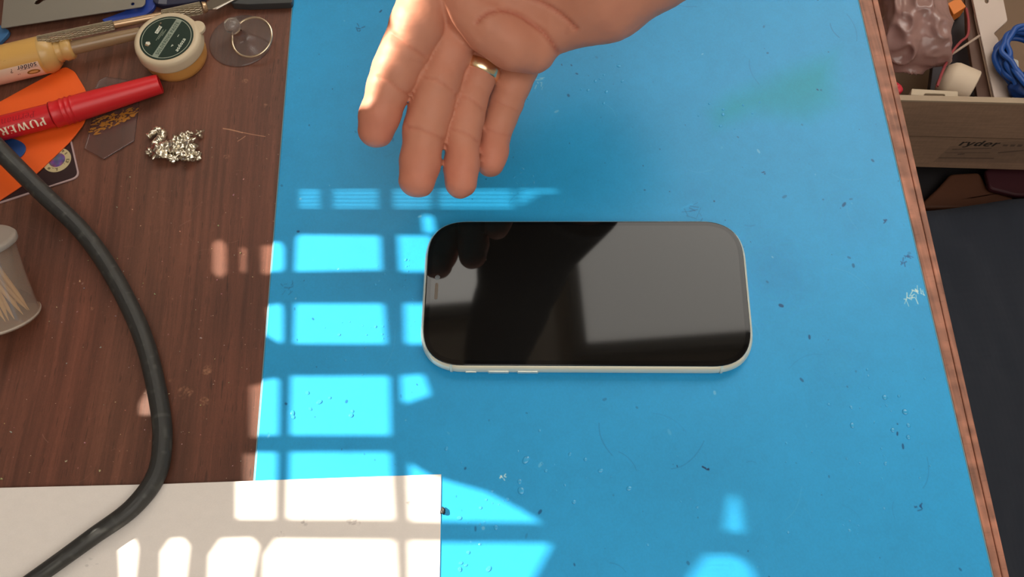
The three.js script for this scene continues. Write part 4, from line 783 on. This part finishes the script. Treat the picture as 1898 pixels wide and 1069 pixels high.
  // skin folds: [points in the photograph, depth in mm, half width in pixels]
  const folds = [
    [[[701, 143], [722, 152], [740, 166], [758, 175]], 0.55, 3.2], [[[728, 63], [748, 75], [766, 90], [788, 104]], 0.6, 3.4], [[[762, 110], [772, 114], [786, 118]], 0.25, 2.5],
    [[[786, 143], [808, 147], [824, 157], [839, 168]], 0.5, 3.2], [[[756, 236], [780, 239], [800, 247], [823, 258]], 0.55, 3.2], [[[800, 252], [810, 256], [820, 264]], 0.25, 2.5],
    [[[846, 176], [868, 181], [880, 188], [896, 202]], 0.5, 3], [[[838, 240], [856, 244], [872, 251], [886, 263]], 0.5, 3], [[[880, 192], [888, 200], [894, 206]], 0.2, 2.5],
    [[[915, 186], [936, 194], [960, 205]], 0.3, 3], [[[900, 240], [920, 246], [944, 252]], 0.35, 3],
    [[[1036, 98], [1022, 78], [1008, 60], [988, 44], [966, 29], [946, 21], [926, 19], [906, 23], [892, 32], [884, 42]], 1.15, 4], [[[1068, 54], [1052, 38], [1034, 22], [1012, 8], [986, -2], [950, -12]], 1.0, 4],
    [[[940, 22], [920, 8], [890, 0]], 0.25, 4], [[[1052, 40], [1050, 62]], 0.25, 4], [[[880, 50], [896, 74]], 0.15, 6],
  ];
  const fold = (x, y) => { let d = 0, tint = 0; for (const [pts, deep, w] of folds) for (let i = 1; i < pts.length; i++) { const [ax, ay] = pts[i - 1], ex = pts[i][0] - ax, ey = pts[i][1] - ay, t = clamp(((x - ax) * ex + (y - ay) * ey) / (ex * ex + ey * ey)), q = Math.hypot(x - ax - t * ex, y - ay - t * ey) / w; if (q < 3) { const g = Math.exp(-q * q); d = Math.max(d, deep * g); tint = Math.max(tint, deep * Math.exp(-q * q * 1.4)); } } return [d * 0.001, tint]; };
  const col = new Float32Array(pos.length), tips = Object.values(fingers).map((f) => f[0].p), kn = Object.values(fingers).map((f) => f[1].p);
  for (let i = 0; i < pos.length; i += 3) {
    let p = V(pos[i], pos[i + 1], pos[i + 2]);
    let crotch = false;
    for (let s = 0; s < 2; s++) { const g = grad(p.x, p.y, p.z); if (g.length() < 0.5) { crotch = true; break; } p.addScaledVector(g.normalize(), -clamp(field(p.x, p.y, p.z), -S * 0.6, S * 0.6)); }
    const g = grad(p.x, p.y, p.z).normalize(); if (crotch) g.multiplyScalar(0); const palmSide = g.dot(eye.clone().sub(p).normalize());
    let tint = 0;
    if (palmSide > 0) { const [x, y] = toPx(p), [d, t] = fold(x, y); p.addScaledVector(g, -d * smooth(0, 0.35, palmSide)); tint = t * smooth(0, 0.35, palmSide); }
    p.addScaledVector(g, 0.00035 * noise3(p.x * 130, p.y * 130, p.z * 130, 6) + 0.00012 * noise3(p.x * 420, p.y * 420, p.z * 420, 7));
    pos[i] = p.x; pos[i + 1] = p.y; pos[i + 2] = p.z;
    let tip = 0; for (const t of tips) tip = Math.max(tip, smooth(0.024, 0.004, p.distanceTo(t)));
    const m = noise3(p.x * 60, p.y * 60, p.z * 60, 2) * 0.5 + noise3(p.x * 170, p.y * 170, p.z * 170, 3) * 0.3, back = smooth(0.1, -0.4, palmSide);
    const k = 1 + 0.05 * m, redder = 0.55 * tip + 0.35 * Math.max(0, m);
    col[i] = (0.63 - 0.05 * back) * k * (1 - 0.16 * tint); col[i + 1] = lerp(0.270, 0.212, redder) * k * (1 - 0.34 * tint) * (1 + 0.05 * back); col[i + 2] = lerp(0.178, 0.142, redder) * k * (1 - 0.36 * tint);
  }
  const g = new THREE.BufferGeometry();
  g.setAttribute('position', new THREE.Float32BufferAttribute(pos, 3)); g.setAttribute('color', new THREE.BufferAttribute(col, 3)); g.setIndex(tri); g.computeVertexNormals();
  const skin = std(0xffffff, 0.52, { vertexColors: true, specularIntensity: 0.6, sheen: 0.15, sheenColor: new THREE.Color(0.6, 0.35, 0.25) });
  const person = thing('person', 'person reaching in with an open right hand, palm up, gold ring on one finger', 'person');
  mesh('body', g, skin, person);
  // gold ring round the ring finger
  {
    const a = J(888, 132, 0.0612, 33), b = J(900, 103, 0.0632, 32), axis = b.p.clone().sub(a.p).normalize(), c = a.p.clone().lerp(b.p, 0.12), r = lerp(a.r, b.r, 0.12) + 0.0003, w = 0.0027;
    const prof = []; for (let k = 0; k <= 10; k++) { const s = Math.PI * k / 10; prof.push([-w * Math.cos(s), r + 0.0011 * Math.sin(s) ** 0.7]); } prof.push([w, r - 0.0008], [-w, r - 0.0008], [-w, r]);
    mesh('finger_ring', turned(prof, c, c.clone().add(axis), 72), std(new THREE.Color(0.95, 0.76, 0.50), 0.24, { metalness: 1 }), person).userData.label = 'plain gold ring';
  }
  // dark sleeve, out of the frame above
  {
    const c0 = wrist.p.clone().lerp(fore.p, 0.42), pts = [c0, fore.p.clone(), fore.p.clone().lerp(elbow, 0.25), fore.p.clone().lerp(elbow, 0.6), elbow, V(-0.03, 0.75, -0.22), V(-0.04, 0.98, -0.32)];
    const s = tube(pts, (t) => (0.033 + 0.004 * t) * (1 + 0.05 * noise3(t * 14, 1, 2, 3)), 120, 32);
    mesh('sleeve', s, std(0xffffff, 0.9, { map: canvasTexture(paint(512, 128, (u, v) => { const st = smooth(0.05, 0.035, Math.abs(v - 0.72)) * smooth(0.3, 0.55, noise2(u * 60, v * 30, 60, 30, 2)); return [lerp(34, 110, st), lerp(37, 110, st), lerp(48, 112, st)]; })[0]) }), person).userData.label = 'dark sleeve';
  }
}

renderer.render(scene, camera);
